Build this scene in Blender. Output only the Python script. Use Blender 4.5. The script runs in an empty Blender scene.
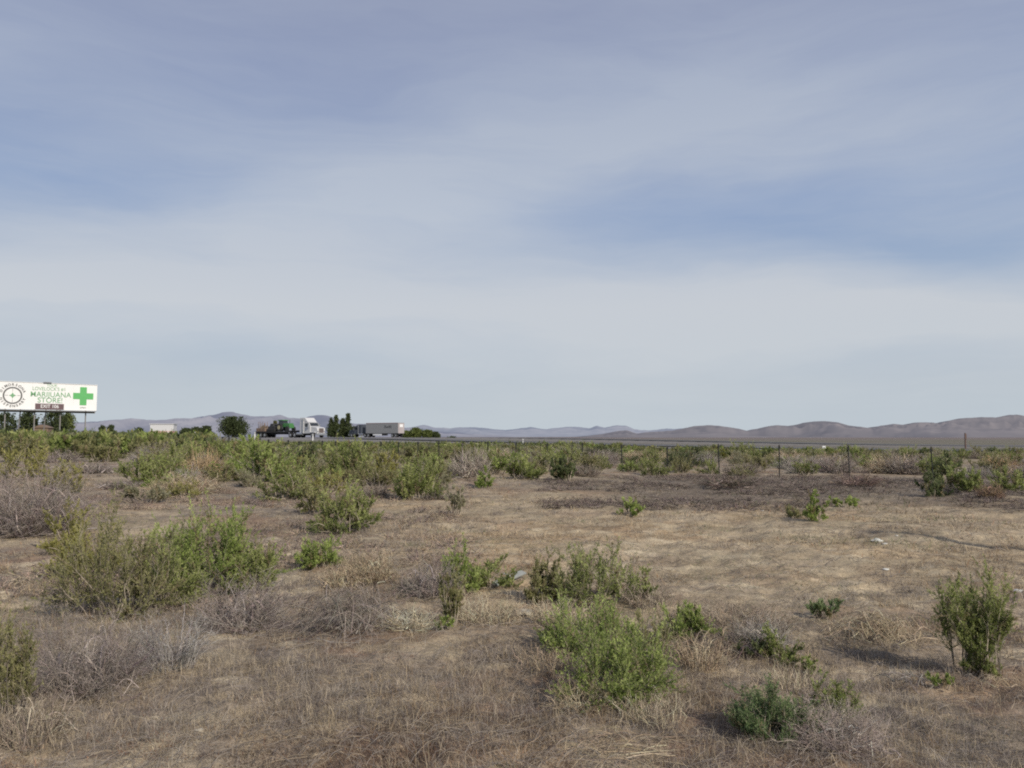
import bpy, math, random
import numpy as np
from mathutils import Vector, Matrix

scene = bpy.context.scene
COL = scene.collection
F = 796.0
PITCH = math.atan(53/796)
EYE = 1.7
SUN_AZ = (0.62, -0.785)        # horizontal direction towards the sun
SUN_EL = math.radians(31)

# ------------------------------------------------------------------ noise
def _hash(ix, iy, seed):
    h = (ix.astype(np.int64)*374761393 + iy.astype(np.int64)*668265263 + seed*1442695041) & 0xffffffff
    h = ((h ^ (h >> 13))*1274126177) & 0xffffffff
    h = (h ^ (h >> 16)) & 0xffffffff
    return h/4294967295.0
def vnoise(x, y, seed=0):
    x = np.asarray(x, float); y = np.asarray(y, float)
    ix = np.floor(x); iy = np.floor(y); fx = x-ix; fy = y-iy
    fx = fx*fx*fx*(fx*(fx*6-15)+10); fy = fy*fy*fy*(fy*(fy*6-15)+10)
    a = _hash(ix, iy, seed); b = _hash(ix+1, iy, seed); c = _hash(ix, iy+1, seed); d = _hash(ix+1, iy+1, seed)
    return (a*(1-fx)+b*fx)*(1-fy)+(c*(1-fx)+d*fx)*fy
def fbm(x, y, seed=0, oct=4, gain=.5):
    s = 0; a = 1; t = 0
    ca, sa = math.cos(.6), math.sin(.6)
    for k in range(oct):
        s = s+a*vnoise(x, y, seed+k*17); t += a; a *= gain
        x, y = (x*ca-y*sa)*2.03+13.1, (x*sa+y*ca)*2.03+7.7
    return s/t
def sstep(a, b, x):
    t = np.clip((np.asarray(x, float)-a)/(b-a), 0, 1); return t*t*(3-2*t)

# ------------------------------------------------------------------ terrain
RD = np.array([.75, -.66]); RD = RD/np.linalg.norm(RD)     # highway direction (towards the right and nearer)
RN = np.array([-RD[1], RD[0]])                             # across the highway, away from the camera
RP = np.array([-43., 160.])
def road_sd(x, y):
    dx, dy = x-RP[0], y-RP[1]
    return dx*RD[0]+dy*RD[1], dx*RN[0]+dy*RN[1]
def road_z(s):
    return 1.55-1.2*sstep(0, 120, s)+0.25*sstep(0, -160, s)
def height(x, y):
    x = np.asarray(x, float); y = np.asarray(y, float)
    r = np.sqrt(x*x+y*y)
    fade = 1-sstep(150, 900, r)
    h = (fbm(x*.16, y*.16, 3, 3)-.5)*.24
    h = h+(fbm(x*.9, y*.9, 5, 3)-.5)*.13*(1-sstep(60, 120, r))
    h = h+(fbm(x*6, y*6, 9, 3)-.5)*.055*(1-sstep(20, 50, r))+(fbm(x*2.6+4, y*2.6, 19, 3)-.5)*.045*(1-sstep(30, 70, r))
    h = h*fade
    h = h+.75*sstep(14, 70, -x+y*.12-8)*(1-sstep(300, 900, r))*sstep(10, 50, y)
    s, d = road_sd(x, y)
    zr = road_z(s)
    for dc, w in ((0, 7.0), (50, 7.0)):
        k = 1-sstep(w, w+9, np.abs(d-dc))
        k = k*sstep(-900, -500, s)*(1-sstep(400, 700, s))
        h = h*(1-k)+(zr-.16*(1-sstep(6.2, 8.5, np.abs(d-dc))))*k
    return h
def hz(x, y):
    return float(height(np.array([x]), np.array([y]))[0])

def ray(px, py):
    u = (px-512)/F; v = (384-py)/F
    return np.array([u, math.cos(PITCH)-v*math.sin(PITCH), math.sin(PITCH)+v*math.cos(PITCH)])
def gp(px, py):
    """where a spot seen in the photograph meets the ground"""
    d = ray(px, py); z = 0.0
    for _ in range(6):
        t = (z-EYE)/d[2]; x, y = d[0]*t, d[1]*t; z = .5*z+.5*hz(x, y)
    return x, y, hz(x, y)
def pt(px, py, Y):
    d = ray(px, py); t = Y/d[1]
    return Vector((d[0]*t, Y, EYE+d[2]*t))

# ------------------------------------------------------------------ mesh helpers
def add_obj(name, data, parent=None, loc=None):
    o = bpy.data.objects.new(name, data); COL.objects.link(o)
    if parent is not None: o.parent = parent
    if loc is not None: o.location = loc
    return o
def tag(o, label=None, cat=None, group=None, kind=None):
    if label: o['label'] = label
    if cat: o['category'] = cat
    if group: o['group'] = group
    if kind: o['kind'] = kind
    return o
def empty(name, loc, label, cat, group=None, rz=0):
    o = add_obj(name, None); o.location = loc; o.rotation_euler = (0, 0, rz); o.empty_display_size = .2
    return tag(o, label, cat, group)
def np_mesh(name, V, Fc, mat, C=None, smooth=False):
    V = np.ascontiguousarray(V, dtype=np.float32).reshape(-1, 3)
    Fc = np.ascontiguousarray(Fc, dtype=np.int32)
    nf, k = Fc.shape
    me = bpy.data.meshes.new(name)
    me.vertices.add(len(V)); me.vertices.foreach_set('co', V.ravel())
    me.loops.add(nf*k); me.loops.foreach_set('vertex_index', Fc.ravel())
    me.polygons.add(nf); me.polygons.foreach_set('loop_start', np.arange(0, nf*k, k, dtype=np.int32))
    me.polygons.foreach_set('loop_total', np.full(nf, k, dtype=np.int32))
    if smooth: me.polygons.foreach_set('use_smooth', np.ones(nf, dtype=bool))
    me.update(calc_edges=True)
    if C is not None:
        at = me.color_attributes.new('Col', 'FLOAT_COLOR', 'POINT')
        cc = np.ones((len(V), 4), dtype=np.float32); cc[:, :3] = C
        at.data.foreach_set('color', cc.ravel())
    me.materials.append(mat)
    return me
def unit(a):
    return a/np.maximum(np.linalg.norm(a, axis=-1, keepdims=True), 1e-9)
def tubes(P, R, C, sides=3):
    """P n,m,3 polylines; R n,m radii; C n,3 colours"""
    n, m, _ = P.shape
    T = unit(np.gradient(P, axis=1))
    ref = np.where(np.abs(T[..., 2:3]) > .9, np.array([1., 0, 0]), np.array([0, 0, 1.]))
    A = unit(np.cross(T, ref)); B = np.cross(T, A)
    ang = np.arange(sides)*2*math.pi/sides
    V = P[:, :, None, :]+R[:, :, None, None]*(A[:, :, None, :]*np.cos(ang)[None, None, :, None]+B[:, :, None, :]*np.sin(ang)[None, None, :, None])
    idx = np.arange(n*m*sides).reshape(n, m, sides)
    a = idx[:, :-1, :]; b = np.roll(a, -1, axis=2); d = idx[:, 1:, :]; c = np.roll(d, -1, axis=2)
    Fq = np.stack([a, b, c, d], -1).reshape(-1, 4)
    Cc = np.repeat(C, m*sides, axis=0)
    return V.reshape(-1, 3), Fq, Cc
def join(parts):
    Vs, Fs, Cs, o = [], [], [], 0
    for V, Fq, C in parts:
        Vs.append(V); Fs.append(Fq+o); Cs.append(C); o += len(V)
    return np.concatenate(Vs), np.concatenate(Fs), np.concatenate(Cs)

class MB:
    """collects simple solids and links them as one mesh"""
    def __init__(s): s.v = []; s.f = []
    def _add(s, vs, fs):
        o = len(s.v); s.v += [tuple(v) for v in vs]; s.f += [tuple(i+o for i in f) for f in fs]; return s
    def box(s, c, d, taper=1.0):
        x, y, z = c; a, b, h = d[0]/2, d[1]/2, d[2]/2; t = taper
        vs = [(x-a, y-b, z-h), (x+a, y-b, z-h), (x+a, y+b, z-h), (x-a, y+b, z-h), (x-a*t, y-b*t, z+h), (x+a*t, y-b*t, z+h), (x+a*t, y+b*t, z+h), (x-a*t, y+b*t, z+h)]
        return s._add(vs, [(0, 3, 2, 1), (4, 5, 6, 7), (0, 1, 5, 4), (1, 2, 6, 5), (2, 3, 7, 6), (3, 0, 4, 7)])
    def prism(s, pts, y0, y1):      # polygon in x,z pulled along y
        n = len(pts); vs = [(p[0], y0, p[1]) for p in pts]+[(p[0], y1, p[1]) for p in pts]
        fs = [tuple(range(n)), tuple(range(2*n-1, n-1, -1))]+[(i, i+n, (i+1) % n+n, (i+1) % n) for i in range(n)]
        return s._add(vs, fs)
    def rod(s, a, b, r, n=8, r2=None):
        a = Vector(a); b = Vector(b); d = (b-a).normalized(); r2 = r if r2 is None else r2
        u = d.orthogonal().normalized(); w = d.cross(u)
        vs = []
        for p, q in ((a, r), (b, r2)):
            for i in range(n):
                t = 2*math.pi*i/n; vs.append(p+u*math.cos(t)*q+w*math.sin(t)*q)
        return s._add(vs, [tuple(range(n-1, -1, -1)), tuple(range(n, 2*n))]+[(i, (i+1) % n, (i+1) % n+n, i+n) for i in range(n)])
    def ring(s, c, r0, r1, y0, y1, n=40):   # annulus in the x,z plane
        vs = []
        for y in (y0, y1):
            for r in (r0, r1):
                for i in range(n):
                    t = 2*math.pi*i/n; vs.append((c[0]+r*math.cos(t), y, c[2]+r*math.sin(t)))
        fs = []
        for i in range(n):
            j = (i+1) % n
            fs += [(i, j, n+j, n+i), (2*n+i, 3*n+i, 3*n+j, 2*n+j), (i, 2*n+i, 2*n+j, j), (n+i, n+j, 3*n+j, 3*n+i)]
        return s._add(vs, fs)
    def build(s, name, mat, parent=None, bevel=0, loc=None):
        me = bpy.data.meshes.new(name); me.from_pydata(s.v, [], s.f); me.validate(); me.materials.append(mat)
        o = add_obj(name, me, parent, loc)
        if bevel:
            b = o.modifiers.new('b', 'BEVEL'); b.width = bevel; b.segments = 2; b.limit_method = 'ANGLE'
        return o

# ------------------------------------------------------------------ materials
def mat_new(name):
    m = bpy.data.materials.new(name); m.use_nodes = True
    nt = m.node_tree; nt.nodes.clear(); return m, nt, nt.nodes, nt.links
def mat_plain(name, c, rough=.6, metal=0, var=.15, scale=3.0, emit=0):
    m, nt, N, L = mat_new(name)
    out = N.new('ShaderNodeOutputMaterial'); b = N.new('ShaderNodeBsdfPrincipled')
    tc = N.new('ShaderNodeTexCoord'); no = N.new('ShaderNodeTexNoise'); no.inputs['Scale'].default_value = scale; no.inputs['Detail'].default_value = 5
    mx = N.new('ShaderNodeMix'); mx.data_type = 'RGBA'
    mx.inputs['A'].default_value = (*[v*(1-var) for v in c], 1); mx.inputs['B'].default_value = (*[min(1, v*(1+var)) for v in c], 1)
    L.new(tc.outputs['Object'], no.inputs['Vector']); L.new(no.outputs['Fac'], mx.inputs['Factor']); L.new(mx.outputs['Result'], b.inputs['Base Color'])
    b.inputs['Roughness'].default_value = rough; b.inputs['Metallic'].default_value = metal
    L.new(b.outputs[0], out.inputs[0]); return m
def mat_leaf(name, trans=.3, rough=.7, spec=.2):
    m, nt, N, L = mat_new(name)
    out = N.new('ShaderNodeOutputMaterial'); b = N.new('ShaderNodeBsdfPrincipled'); t = N.new('ShaderNodeBsdfTranslucent')
    a = N.new('ShaderNodeAttribute'); a.attribute_name = 'Col'
    tc = N.new('ShaderNodeTexCoord'); no = N.new('ShaderNodeTexNoise'); no.inputs['Scale'].default_value = 9; no.inputs['Detail'].default_value = 3
    mr = N.new('ShaderNodeMapRange'); mr.inputs['From Min'].default_value = .3; mr.inputs['From Max'].default_value = .7; mr.inputs['To Min'].default_value = .82; mr.inputs['To Max'].default_value = 1.18
    ml = N.new('ShaderNodeMix'); ml.data_type = 'RGBA'; ml.blend_type = 'MULTIPLY'; ml.inputs['Factor'].default_value = 1
    L.new(tc.outputs['Object'], no.inputs['Vector']); L.new(no.outputs['Fac'], mr.inputs['Value'])
    L.new(a.outputs['Color'], ml.inputs['A']); L.new(mr.outputs[0], ml.inputs['B'])
    mx = N.new('ShaderNodeMixShader'); mx.inputs[0].default_value = trans
    L.new(ml.outputs['Result'], b.inputs['Base Color']); L.new(ml.outputs['Result'], t.inputs['Color'])
    b.inputs['Roughness'].default_value = rough; b.inputs['Specular IOR Level'].default_value = spec
    L.new(b.outputs[0], mx.inputs[1]); L.new(t.outputs[0], mx.inputs[2]); L.new(mx.outputs[0], out.inputs[0]); return m
M_leaf = mat_leaf('foliage_green', .42)
M_twig = mat_leaf('dead_twig', 0, .9, .05)
M_straw = mat_leaf('dry_straw', .2, .85, .1)

def mat_ground():
    m, nt, N, L = mat_new('dry_soil')
    out = N.new('ShaderNodeOutputMaterial'); b = N.new('ShaderNodeBsdfPrincipled')
    a = N.new('ShaderNodeAttribute'); a.attribute_name = 'Col'
    tc = N.new('ShaderNodeTexCoord')
    n1 = N.new('ShaderNodeTexNoise'); n1.inputs['Scale'].default_value = 22; n1.inputs['Detail'].default_value = 8; n1.inputs['Roughness'].default_value = .75
    n2 = N.new('ShaderNodeTexNoise'); n2.inputs['Scale'].default_value = 2.2; n2.inputs['Detail'].default_value = 8; n2.inputs['Roughness'].default_value = .7
    L.new(tc.outputs['Object'], n1.inputs['Vector']); L.new(tc.outputs['Object'], n2.inputs['Vector'])
    r1 = N.new('ShaderNodeMapRange'); r1.inputs['From Min'].default_value = .3; r1.inputs['From Max'].default_value = .7; r1.inputs['To Min'].default_value = .6; r1.inputs['To Max'].default_value = 1.4
    r2 = N.new('ShaderNodeMapRange'); r2.inputs['From Min'].default_value = .3; r2.inputs['From Max'].default_value = .7; r2.inputs['To Min'].default_value = .8; r2.inputs['To Max'].default_value = 1.2
    L.new(n1.outputs['Fac'], r1.inputs['Value']); L.new(n2.outputs['Fac'], r2.inputs['Value'])
    mu = N.new('ShaderNodeMath'); mu.operation = 'MULTIPLY'; L.new(r1.outputs[0], mu.inputs[0]); L.new(r2.outputs[0], mu.inputs[1])
    ml = N.new('ShaderNodeMix'); ml.data_type = 'RGBA'; ml.blend_type = 'MULTIPLY'; ml.inputs['Factor'].default_value = 1
    L.new(a.outputs['Color'], ml.inputs['A']); L.new(mu.outputs[0], ml.inputs['B']); L.new(ml.outputs['Result'], b.inputs['Base Color'])
    b.inputs['Roughness'].default_value = .95; b.inputs['Specular IOR Level'].default_value = .1
    bp = N.new('ShaderNodeBump'); bp.inputs['Strength'].default_value = .7; bp.inputs['Distance'].default_value = .02
    L.new(n1.outputs['Fac'], bp.inputs['Height']); L.new(bp.outputs[0], b.inputs['Normal'])
    L.new(b.outputs[0], out.inputs[0]); return m
M_ground = mat_ground()

# ------------------------------------------------------------------ ground colour
TAN = np.array([.405, .325, .212]); GREYB = np.array([.275, .224, .168]); PURP = np.array([.19, .16, .132])
RED = np.array([.24, .15, .10]); PALE = np.array([.50, .42, .29]); ORN = np.array([.37, .265, .155])
def gcol(x, y, fine=True):
    """local albedo of soil and dry litter at world x,y"""
    x = np.asarray(x, float); y = np.asarray(y, float)
    r = np.sqrt(x*x+y*y)
    n1 = fbm(x*.35, y*.35, 21, 4); n2 = fbm(x*1.3, y*1.3, 31, 4); n3 = fbm(x*4.2, y*4.2, 41, 3); n4 = fbm(x*.12, y*.25, 51, 3)
    def mix(c, d, k): return c*(1-k[..., None])+d*k[..., None]
    c = np.broadcast_to(GREYB, x.shape+(3,)).copy()
    c = mix(c, PURP, sstep(.5, .68, n2)*.8)
    # golden dry-grass field: the open clearing right of centre
    gold = sstep(6, 9.5, y+.8*(n1-.5)*4)*sstep(-.32, -.06, x/np.maximum(y, .1)+(n1-.5)*.35)*(1-sstep(22, 30, y))
    c = mix(c, TAN, np.clip(gold*(.55+.9*(n2-.35)), 0, 1))
    c = mix(c, ORN, sstep(.53, .66, n1)*gold*.55)
    c = mix(c, TAN, sstep(.56, .68, n3)*.55)
    c = mix(c, PALE, sstep(.6, .72, fbm(x*2.1, y*3.2, 61, 3))*.75*(1-sstep(12, 22, r)))
    c = mix(c, RED, sstep(.55, .68, fbm(x*.9+5, y*.9, 71, 4))*.55*(1-gold*.6))
    c = mix(c, TAN*.95, sstep(.45, .6, n4)*.4*sstep(8, 16, y))
    c = c*(1+.75*(fbm(x*.75+11, y*1.5, 501, 5, .58)-.5)*(1-sstep(40, 60, r)))[..., None]
    bare = sstep(.60, .70, fbm(x*1.7+3, y*2.6, 511, 4))*(1-sstep(14, 24, r)); c = mix(c, PALE*np.array([1, .98, .93]), bare*.4)
    # far plain
    far = sstep(45, 110, r)
    fc = mix(np.broadcast_to(np.array([.185, .165, .135]), c.shape).copy(), np.array([.17, .16, .115]), sstep(.45, .6, fbm(x*.012, y*.02, 81, 4)))
    fc = mix(fc, np.array([.2, .165, .15]), sstep(150, 1200, r))
    c = mix(c, fc, far)
    # dark burnt-looking strip of dead litter at the back of the clearing
    band = sstep(17.5, 24, y+(n1-.5)*8)*(1-sstep(31, 36, y+(n2-.5)*4))*sstep(.03, .22, x/np.maximum(y, .1)+(n2-.5)*.15)
    c = mix(c, np.array([.155, .130, .108]), band*.8)
    s, d = road_sd(x, y)
    for dc in (0, 50):
        k = 1-sstep(7.5, 14, np.abs(d-dc)); k = k*sstep(-900, -500, s)*(1-sstep(400, 700, s))
        c = mix(c, np.array([.22, .21, .2]), k)
    return c

# ------------------------------------------------------------------ ground sheet
def make_ground():
    front = np.radians(np.arange(-41, 41, .13)); back = np.radians(np.arange(41, 319, 4.0))
    az = np.concatenate([front, back])
    rr = [.0]
    rr += list(np.linspace(.4, 3, 10)); r = 3.0
    while r < 55: r *= 1.0055; rr.append(r)
    while r < 320: r *= 1.011; rr.append(r)
    while r < 45000: r *= 1.035; rr.append(r)
    rr = np.array(rr[1:])
    A, Rr = np.meshgrid(az, rr)
    X = np.sin(A)*Rr; Y = np.cos(A)*Rr; Z = height(X, Y)
    n, m = X.shape
    V = np.stack([X, Y, Z], -1).reshape(-1, 3)
    idx = np.arange(n*m).reshape(n, m)
    a = idx[:-1]; b = np.roll(a, -1, 1); d = idx[1:]; c = np.roll(d, -1, 1)
    Fq = np.stack([a, b, c, d], -1).reshape(-1, 4)[:, ::-1]
    V = np.vstack([V, [[0, 0, hz(0, 0)]]])
    # centre cap as degenerate-free quads: pairs of sectors
    cap = []
    for i in range(0, m-1, 2): cap.append((idx[0, i], n*m, idx[0, (i+2) % m], idx[0, i+1]))
    C = gcol(V[:, 0], V[:, 1])
    me = np_mesh('ground', V, np.vstack([Fq, np.array(cap)[:, ::-1]]), M_ground, C, True)
    o = add_obj('ground', me); tag(o, kind='structure')
make_ground()

# ------------------------------------------------------------------ dry grass (stuff)
def blades(x, y, z, hgt, w, lean, C, rng):
    n = len(x)
    ph = rng.uniform(0, 2*math.pi, n); fa = ph+rng.normal(0, .8, n)+math.pi/2
    d = np.stack([np.cos(ph), np.sin(ph)], -1); s = np.stack([np.cos(fa), np.sin(fa)], -1)*(w/2)[:, None]
    sl = np.sin(lean); cl = np.cos(lean)
    b = np.stack([x, y, z-.005], -1)
    mid = b.copy(); mid[:, :2] += d*(sl*hgt*.45)[:, None]; mid[:, 2] += cl*hgt*.55+.004
    tip = b.copy(); tip[:, :2] += d*(sl*hgt*1.05)[:, None]; tip[:, 2] += cl*hgt*.9+.003
    S = np.concatenate([s, np.zeros((n, 1))], 1)
    V = np.stack([b-S, b+S, mid-S*.8, mid+S*.8, tip], 1).reshape(-1, 3)
    i = (np.arange(n)*5)[:, None]
    Fc = np.concatenate([i+np.array([0, 1, 3]), i+np.array([0, 3, 2]), i+np.array([2, 3, 4])], 0)
    Cc = np.repeat(C, 5, axis=0)
    return V, Fc, Cc
def make_grass():
    rng = np.random.default_rng(7)
    n = 760000
    az = np.radians(rng.uniform(-40, 40, n)); t = rng.uniform(1/62., 1/3.0, n); r = 1/t
    x = np.sin(az)*r; y = np.cos(az)*r
    dens = fbm(x*1.1, y*1.1, 91, 3); dens2 = fbm(x*4, y*4, 95, 2)
    bare = sstep(.60, .70, fbm(x*1.7+3, y*2.6, 511, 4))*(1-sstep(14, 24, r))
    keep = rng.uniform(0, 1, n) < (1-.85*bare)*np.clip(.40+1.7*(dens-.40)+1.5*(dens2-.5), .08, 1)
    x, y, r = x[keep], y[keep], r[keep]; n = len(x)
    C = gcol(x, y)
    n2 = fbm(x*1.7, y*1.7, 131, 3)
    straw = np.array([.47, .385, .265]); grey = np.array([.32, .28, .24]); rust = np.array([.34, .19, .11]); dark = np.array([.13, .11, .09])
    k = rng.uniform(0, 1, n)
    ks = .30+.5*(n2-.5)
    cc = C*1.08
    cc = np.where((k < ks)[:, None], cc*.5+straw*.5, cc)
    cc = np.where(((k > ks) & (k < ks+.22))[:, None], grey*.6+cc*.4, cc)
    cc = np.where((k > .93)[:, None], rust, cc)
    cc = np.where(((k > .78) & (k < .93))[:, None], dark*.6+cc*.4, cc)
    gr = (fbm(x*.8+9, y*.8, 171, 3) > .6) & (rng.uniform(0, 1, n) < .42)
    cc = np.where(gr[:, None], np.array([.19, .21, .11]), cc)
    band = sstep(17, 21.5, y)*(1-sstep(31, 36, y))*sstep(.02, .12, x/y)
    cc = cc*(1-.42*band[:, None])
    fg = 1-sstep(6.5, 9.5, r); pt_ = fbm(x*1.1+7, y*1.4, 401, 4)
    cc = cc*(1-(fg*sstep(.42, .62, pt_)*.42)[:, None]*np.array([.9, 1, 1.]))
    cc = np.where(((rng.uniform(0, 1, n) < .3*fg*sstep(.45, .6, fbm(x*.9, y*.9, 71, 4))))[:, None], np.array([.30, .17, .11]), cc)
    cc = cc*rng.uniform(.62, 1.32, n)[:, None]
    tall = .5+1.2*sstep(.4, .7, fbm(x*.7, y*.7, 111, 3))
    h = rng.uniform(.025, .08, n)*tall*(.5+.5*sstep(5, 12, r))*(1+r*.028)
    w = np.maximum(.0024, .00050*r)*rng.uniform(.7, 1.4, n)
    lean = np.radians(np.clip(rng.normal(66, 20, n), 3, 89))
    V, Fc, Cc = blades(x, y, height(x, y), h, w, lean, cc, rng)
    o = add_obj('dry_grass', np_mesh('dry_grass', V, Fc, M_straw, Cc)); tag(o, kind='stuff')
    # small clumps of dry weed
    nc = 9000; az = np.radians(rng.uniform(-40, 40, nc)); r = 1/rng.uniform(1/45., 1/3.2, nc); cx = np.sin(az)*r; cy = np.cos(az)*r
    pr = fbm(cx*.55+2, cy*.55, 201, 3); open_ = sstep(-.05, .08, cx/cy)*sstep(8.5, 10.5, cy)
    kp = rng.uniform(0, 1, nc) < np.clip((pr-.40)*4.2, .02, 1)*(1-.86*open_); cx, cy, r = cx[kp], cy[kp], r[kp]; nc = len(cx)
    nb = 34; rad = rng.uniform(.05, .17, nc)*(1+r*.03)
    X = (cx[:, None]+rng.normal(0, .5, (nc, nb))*rad[:, None]).ravel(); Y = (cy[:, None]+rng.normal(0, .5, (nc, nb))*rad[:, None]).ravel()
    pal = .88*np.array([[.50, .41, .28], [.40, .355, .30], [.30, .26, .23], [.55, .46, .34], [.36, .26, .16], [.27, .225, .20]])
    kk = rng.choice(6, nc, p=[.26, .22, .18, .14, .06, .14]); Cc0 = np.repeat(pal[kk], nb, 0)*rng.uniform(.6, 1.3, nc*nb)[:, None]
    hh = np.repeat(rng.uniform(.05, .13, nc)*(1+r*.02), nb)*rng.uniform(.5, 1.2, nc*nb); ww = np.maximum(.0022, .00042*np.repeat(r, nb))*rng.uniform(.6, 1.3, nc*nb)
    V, Fc, Cc = blades(X, Y, height(X, Y), hh, ww, np.radians(np.clip(rng.normal(48, 24, nc*nb), 2, 85)), Cc0, rng)
    o = add_obj('dry_weeds', np_mesh('dry_weeds', V, Fc, M_straw, Cc)); tag(o, kind='stuff')
    # matted fallen twigs
    n = 16000
    az = np.radians(rng.uniform(-40, 40, n)); r = 1/rng.uniform(1/30., 1/3.0, n); x = np.sin(az)*r; y = np.cos(az)*r
    L = rng.uniform(.06, .26, n)*(1+r*.03); ph = rng.uniform(0, 2*math.pi, n); cu = rng.normal(0, .5, n)
    tt = np.linspace(0, 1, 4)
    PX = x[:, None]+np.cos(ph[:, None]+cu[:, None]*tt)*L[:, None]*tt; PY = y[:, None]+np.sin(ph[:, None]+cu[:, None]*tt)*L[:, None]*tt
    PZ = height(PX, PY)+.012+rng.uniform(0, .05, n)[:, None]*np.sin(tt*3.1)
    base = np.array([[.34, .30, .26], [.25, .22, .2], [.4, .33, .24], [.16, .13, .11]])[rng.integers(0, 4, n)]*rng.uniform(.8, 1.2, n)[:, None]
    R = np.maximum(.0014, .00026*r)[:, None]*np.array([1, .9, .7, .4])
    V, Fq, Cc = tubes(np.stack([PX, PY, PZ], -1), R, base)
    o = add_obj('fallen_twigs', np_mesh('fallen_twigs', V, Fq, M_twig, Cc)); tag(o, kind='stuff')
make_grass()

# ------------------------------------------------------------------ shrubs
PAL = {
 'green':  (np.array([.105, .135, .042]), np.array([.235, .275, .085]), np.array([.45, .48, .19])),
 'bright': (np.array([.11, .16, .04]),  np.array([.27, .345, .09]),  np.array([.49, .55, .20])),
 'olive':  (np.array([.125, .13, .055]), np.array([.26, .26, .11]), np.array([.42, .39, .20])),
 'dark':   (np.array([.06, .08, .034]), np.array([.125, .155, .065]), np.array([.21, .235, .11])),
 'blue':   (np.array([.09, .14, .058]), np.array([.195, .27, .115]), np.array([.33, .39, .19])),
 'yellow': (np.array([.16, .16, .05]),  np.array([.32, .31, .095]),  np.array([.46, .42, .17])),
 'grey':   (np.array([.17, .17, .11]),  np.array([.29, .28, .17]),  np.array([.42, .40, .27])),
}
def shrub_geo(seed, R, H, n_leaves, ll, pal='green', style='dome', tw=.004, gap=.25):
    rng = np.random.default_rng(seed)
    nm = int(np.clip(n_leaves**.5/3.6, 10, 40)); ns = int(np.clip(n_leaves**.5/7.5, 6, 24)); nl = max(5, int(n_leaves/(nm*ns)))
    ph = rng.uniform(0, 2*math.pi, nm)+np.arange(nm)*2.4
    if style == 'upright': th = np.radians(rng.uniform(0, 1, nm)**.8*32)
    elif style == 'vase': th = np.radians(rng.uniform(.15, 1, nm)*38)
    elif style == 'low': th = np.radians(40+rng.uniform(0, 1, nm)**.7*45)
    else: th = np.radians(rng.uniform(0, 1, nm)**.55*88)
    lump = .84+.5*(fbm(np.cos(ph)*1.3+seed, np.sin(ph)*1.3+th*1.2, seed, 2)-.5)+rng.uniform(-.26, .16, nm)
    hr = np.stack([np.cos(ph), np.sin(ph), 0*ph], -1)
    rad = {'upright': 1.0/math.sin(math.radians(32)), 'vase': 1.0/math.sin(math.radians(38))}.get(style, 1.0)
    tipr = R*.86*np.minimum(np.sin(th)*rad, 1); tipz = H*(np.cos(th) if style not in ('upright', 'vase') else rng.uniform(.6, .97, nm))
    if style == 'low': tipz = H*rng.uniform(.45, .95, nm)
    tip = hr*(tipr*lump)[:, None]; tip[:, 2] = np.maximum(tipz*lump*.93, H*.06)
    base = hr*(R*.34*rng.uniform(.05, 1, nm))[:, None]+rng.normal(0, R*.07, (nm, 3))*np.array([1, 1, 0])
    b1 = base+hr*(tipr*.35)[:, None]; b1[:, 2] = tip[:, 2]*.55+H*.05
    if style == 'vase': b1 = base+hr*(tipr*.15)[:, None]; b1[:, 2] = tip[:, 2]*.6
    t = np.linspace(0, 1, 6)[None, :, None]
    P = base[:, None]*(1-t)**2+2*b1[:, None]*t*(1-t)+tip[:, None]*t*t
    P = P+rng.normal(0, R*.018, P.shape)*np.array([0, .6, 1, 1, 1, 1])[None, :, None]
    P[:, 0, 2] = -.03
    RR = tw*rng.uniform(.8, 1.5, nm)[:, None]*np.linspace(1.8, .5, 6)[None, :]
    bark = np.array([[.33, .285, .225]])*rng.uniform(.6, 1.3, nm)[:, None]
    parts = [tubes(P, RR, bark)]
    # side shoots
    lo = .22 if style != 'vase' else .34
    ts = rng.uniform(lo, 1, (nm, ns)); k = ts*5; i0 = np.minimum(k.astype(int), 4); fr = (k-i0)[..., None]
    ar = np.arange(nm)[:, None]
    S0 = P[ar, i0]*(1-fr)+P[ar, i0+1]*fr
    T = unit(P[ar, i0+1]-P[ar, i0])
    dr = unit(T*.7+rng.normal(0, .46, (nm, ns, 3))+np.array([0, 0, .28]))
    L = min(R, H)*rng.uniform(.12, .32, (nm, ns))*rng.uniform(.8, 1.25, (nm, 1))
    up = np.array([0, 0, 1.])
    tt = np.linspace(0, 1, 4)[None, None, :, None]
    SP = S0[:, :, None]+dr[:, :, None]*(L[..., None, None]*tt)+up*(L[..., None, None]*.22*tt*tt)
    SP = SP+rng.normal(0, .02, SP.shape)*L[..., None, None]
    SP[..., 2] = np.maximum(SP[..., 2], .01)
    SPf = SP.reshape(-1, 4, 3)
    parts.append(tubes(SPf, np.full((len(SPf), 1), tw*.55)*np.linspace(1, .4, 4)[None, :], np.repeat(bark, ns, 0)))
    # leaves
    m = len(SPf)
    keep = rng.uniform(0, 1, m) > gap*.5
    SPl = SPf[keep]; m = len(SPl)
    us = rng.uniform(.05, 1.05, (m, nl)); k = np.clip(us*3, 0, 2.999); i0 = k.astype(int); fr = (us*3-i0)[..., None]; ar = np.arange(m)[:, None]
    LP = SPl[ar, i0]*(1-fr)+SPl[ar, i0+1]*fr
    LT = unit(SPl[ar, i0+1]-SPl[ar, i0])
    ld = unit(LT*.75+rng.normal(0, .5, LT.shape)+np.array([0, 0, .15]))
    ln = ll*rng.uniform(.55, 1.3, (m, nl, 1))
    sd = unit(np.cross(ld, rng.normal(0, 1, ld.shape)))*ln*.17
    a = LP; b = LP+ld*ln*.5+sd; c = LP+ld*ln; d = LP+ld*ln*.5-sd
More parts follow.
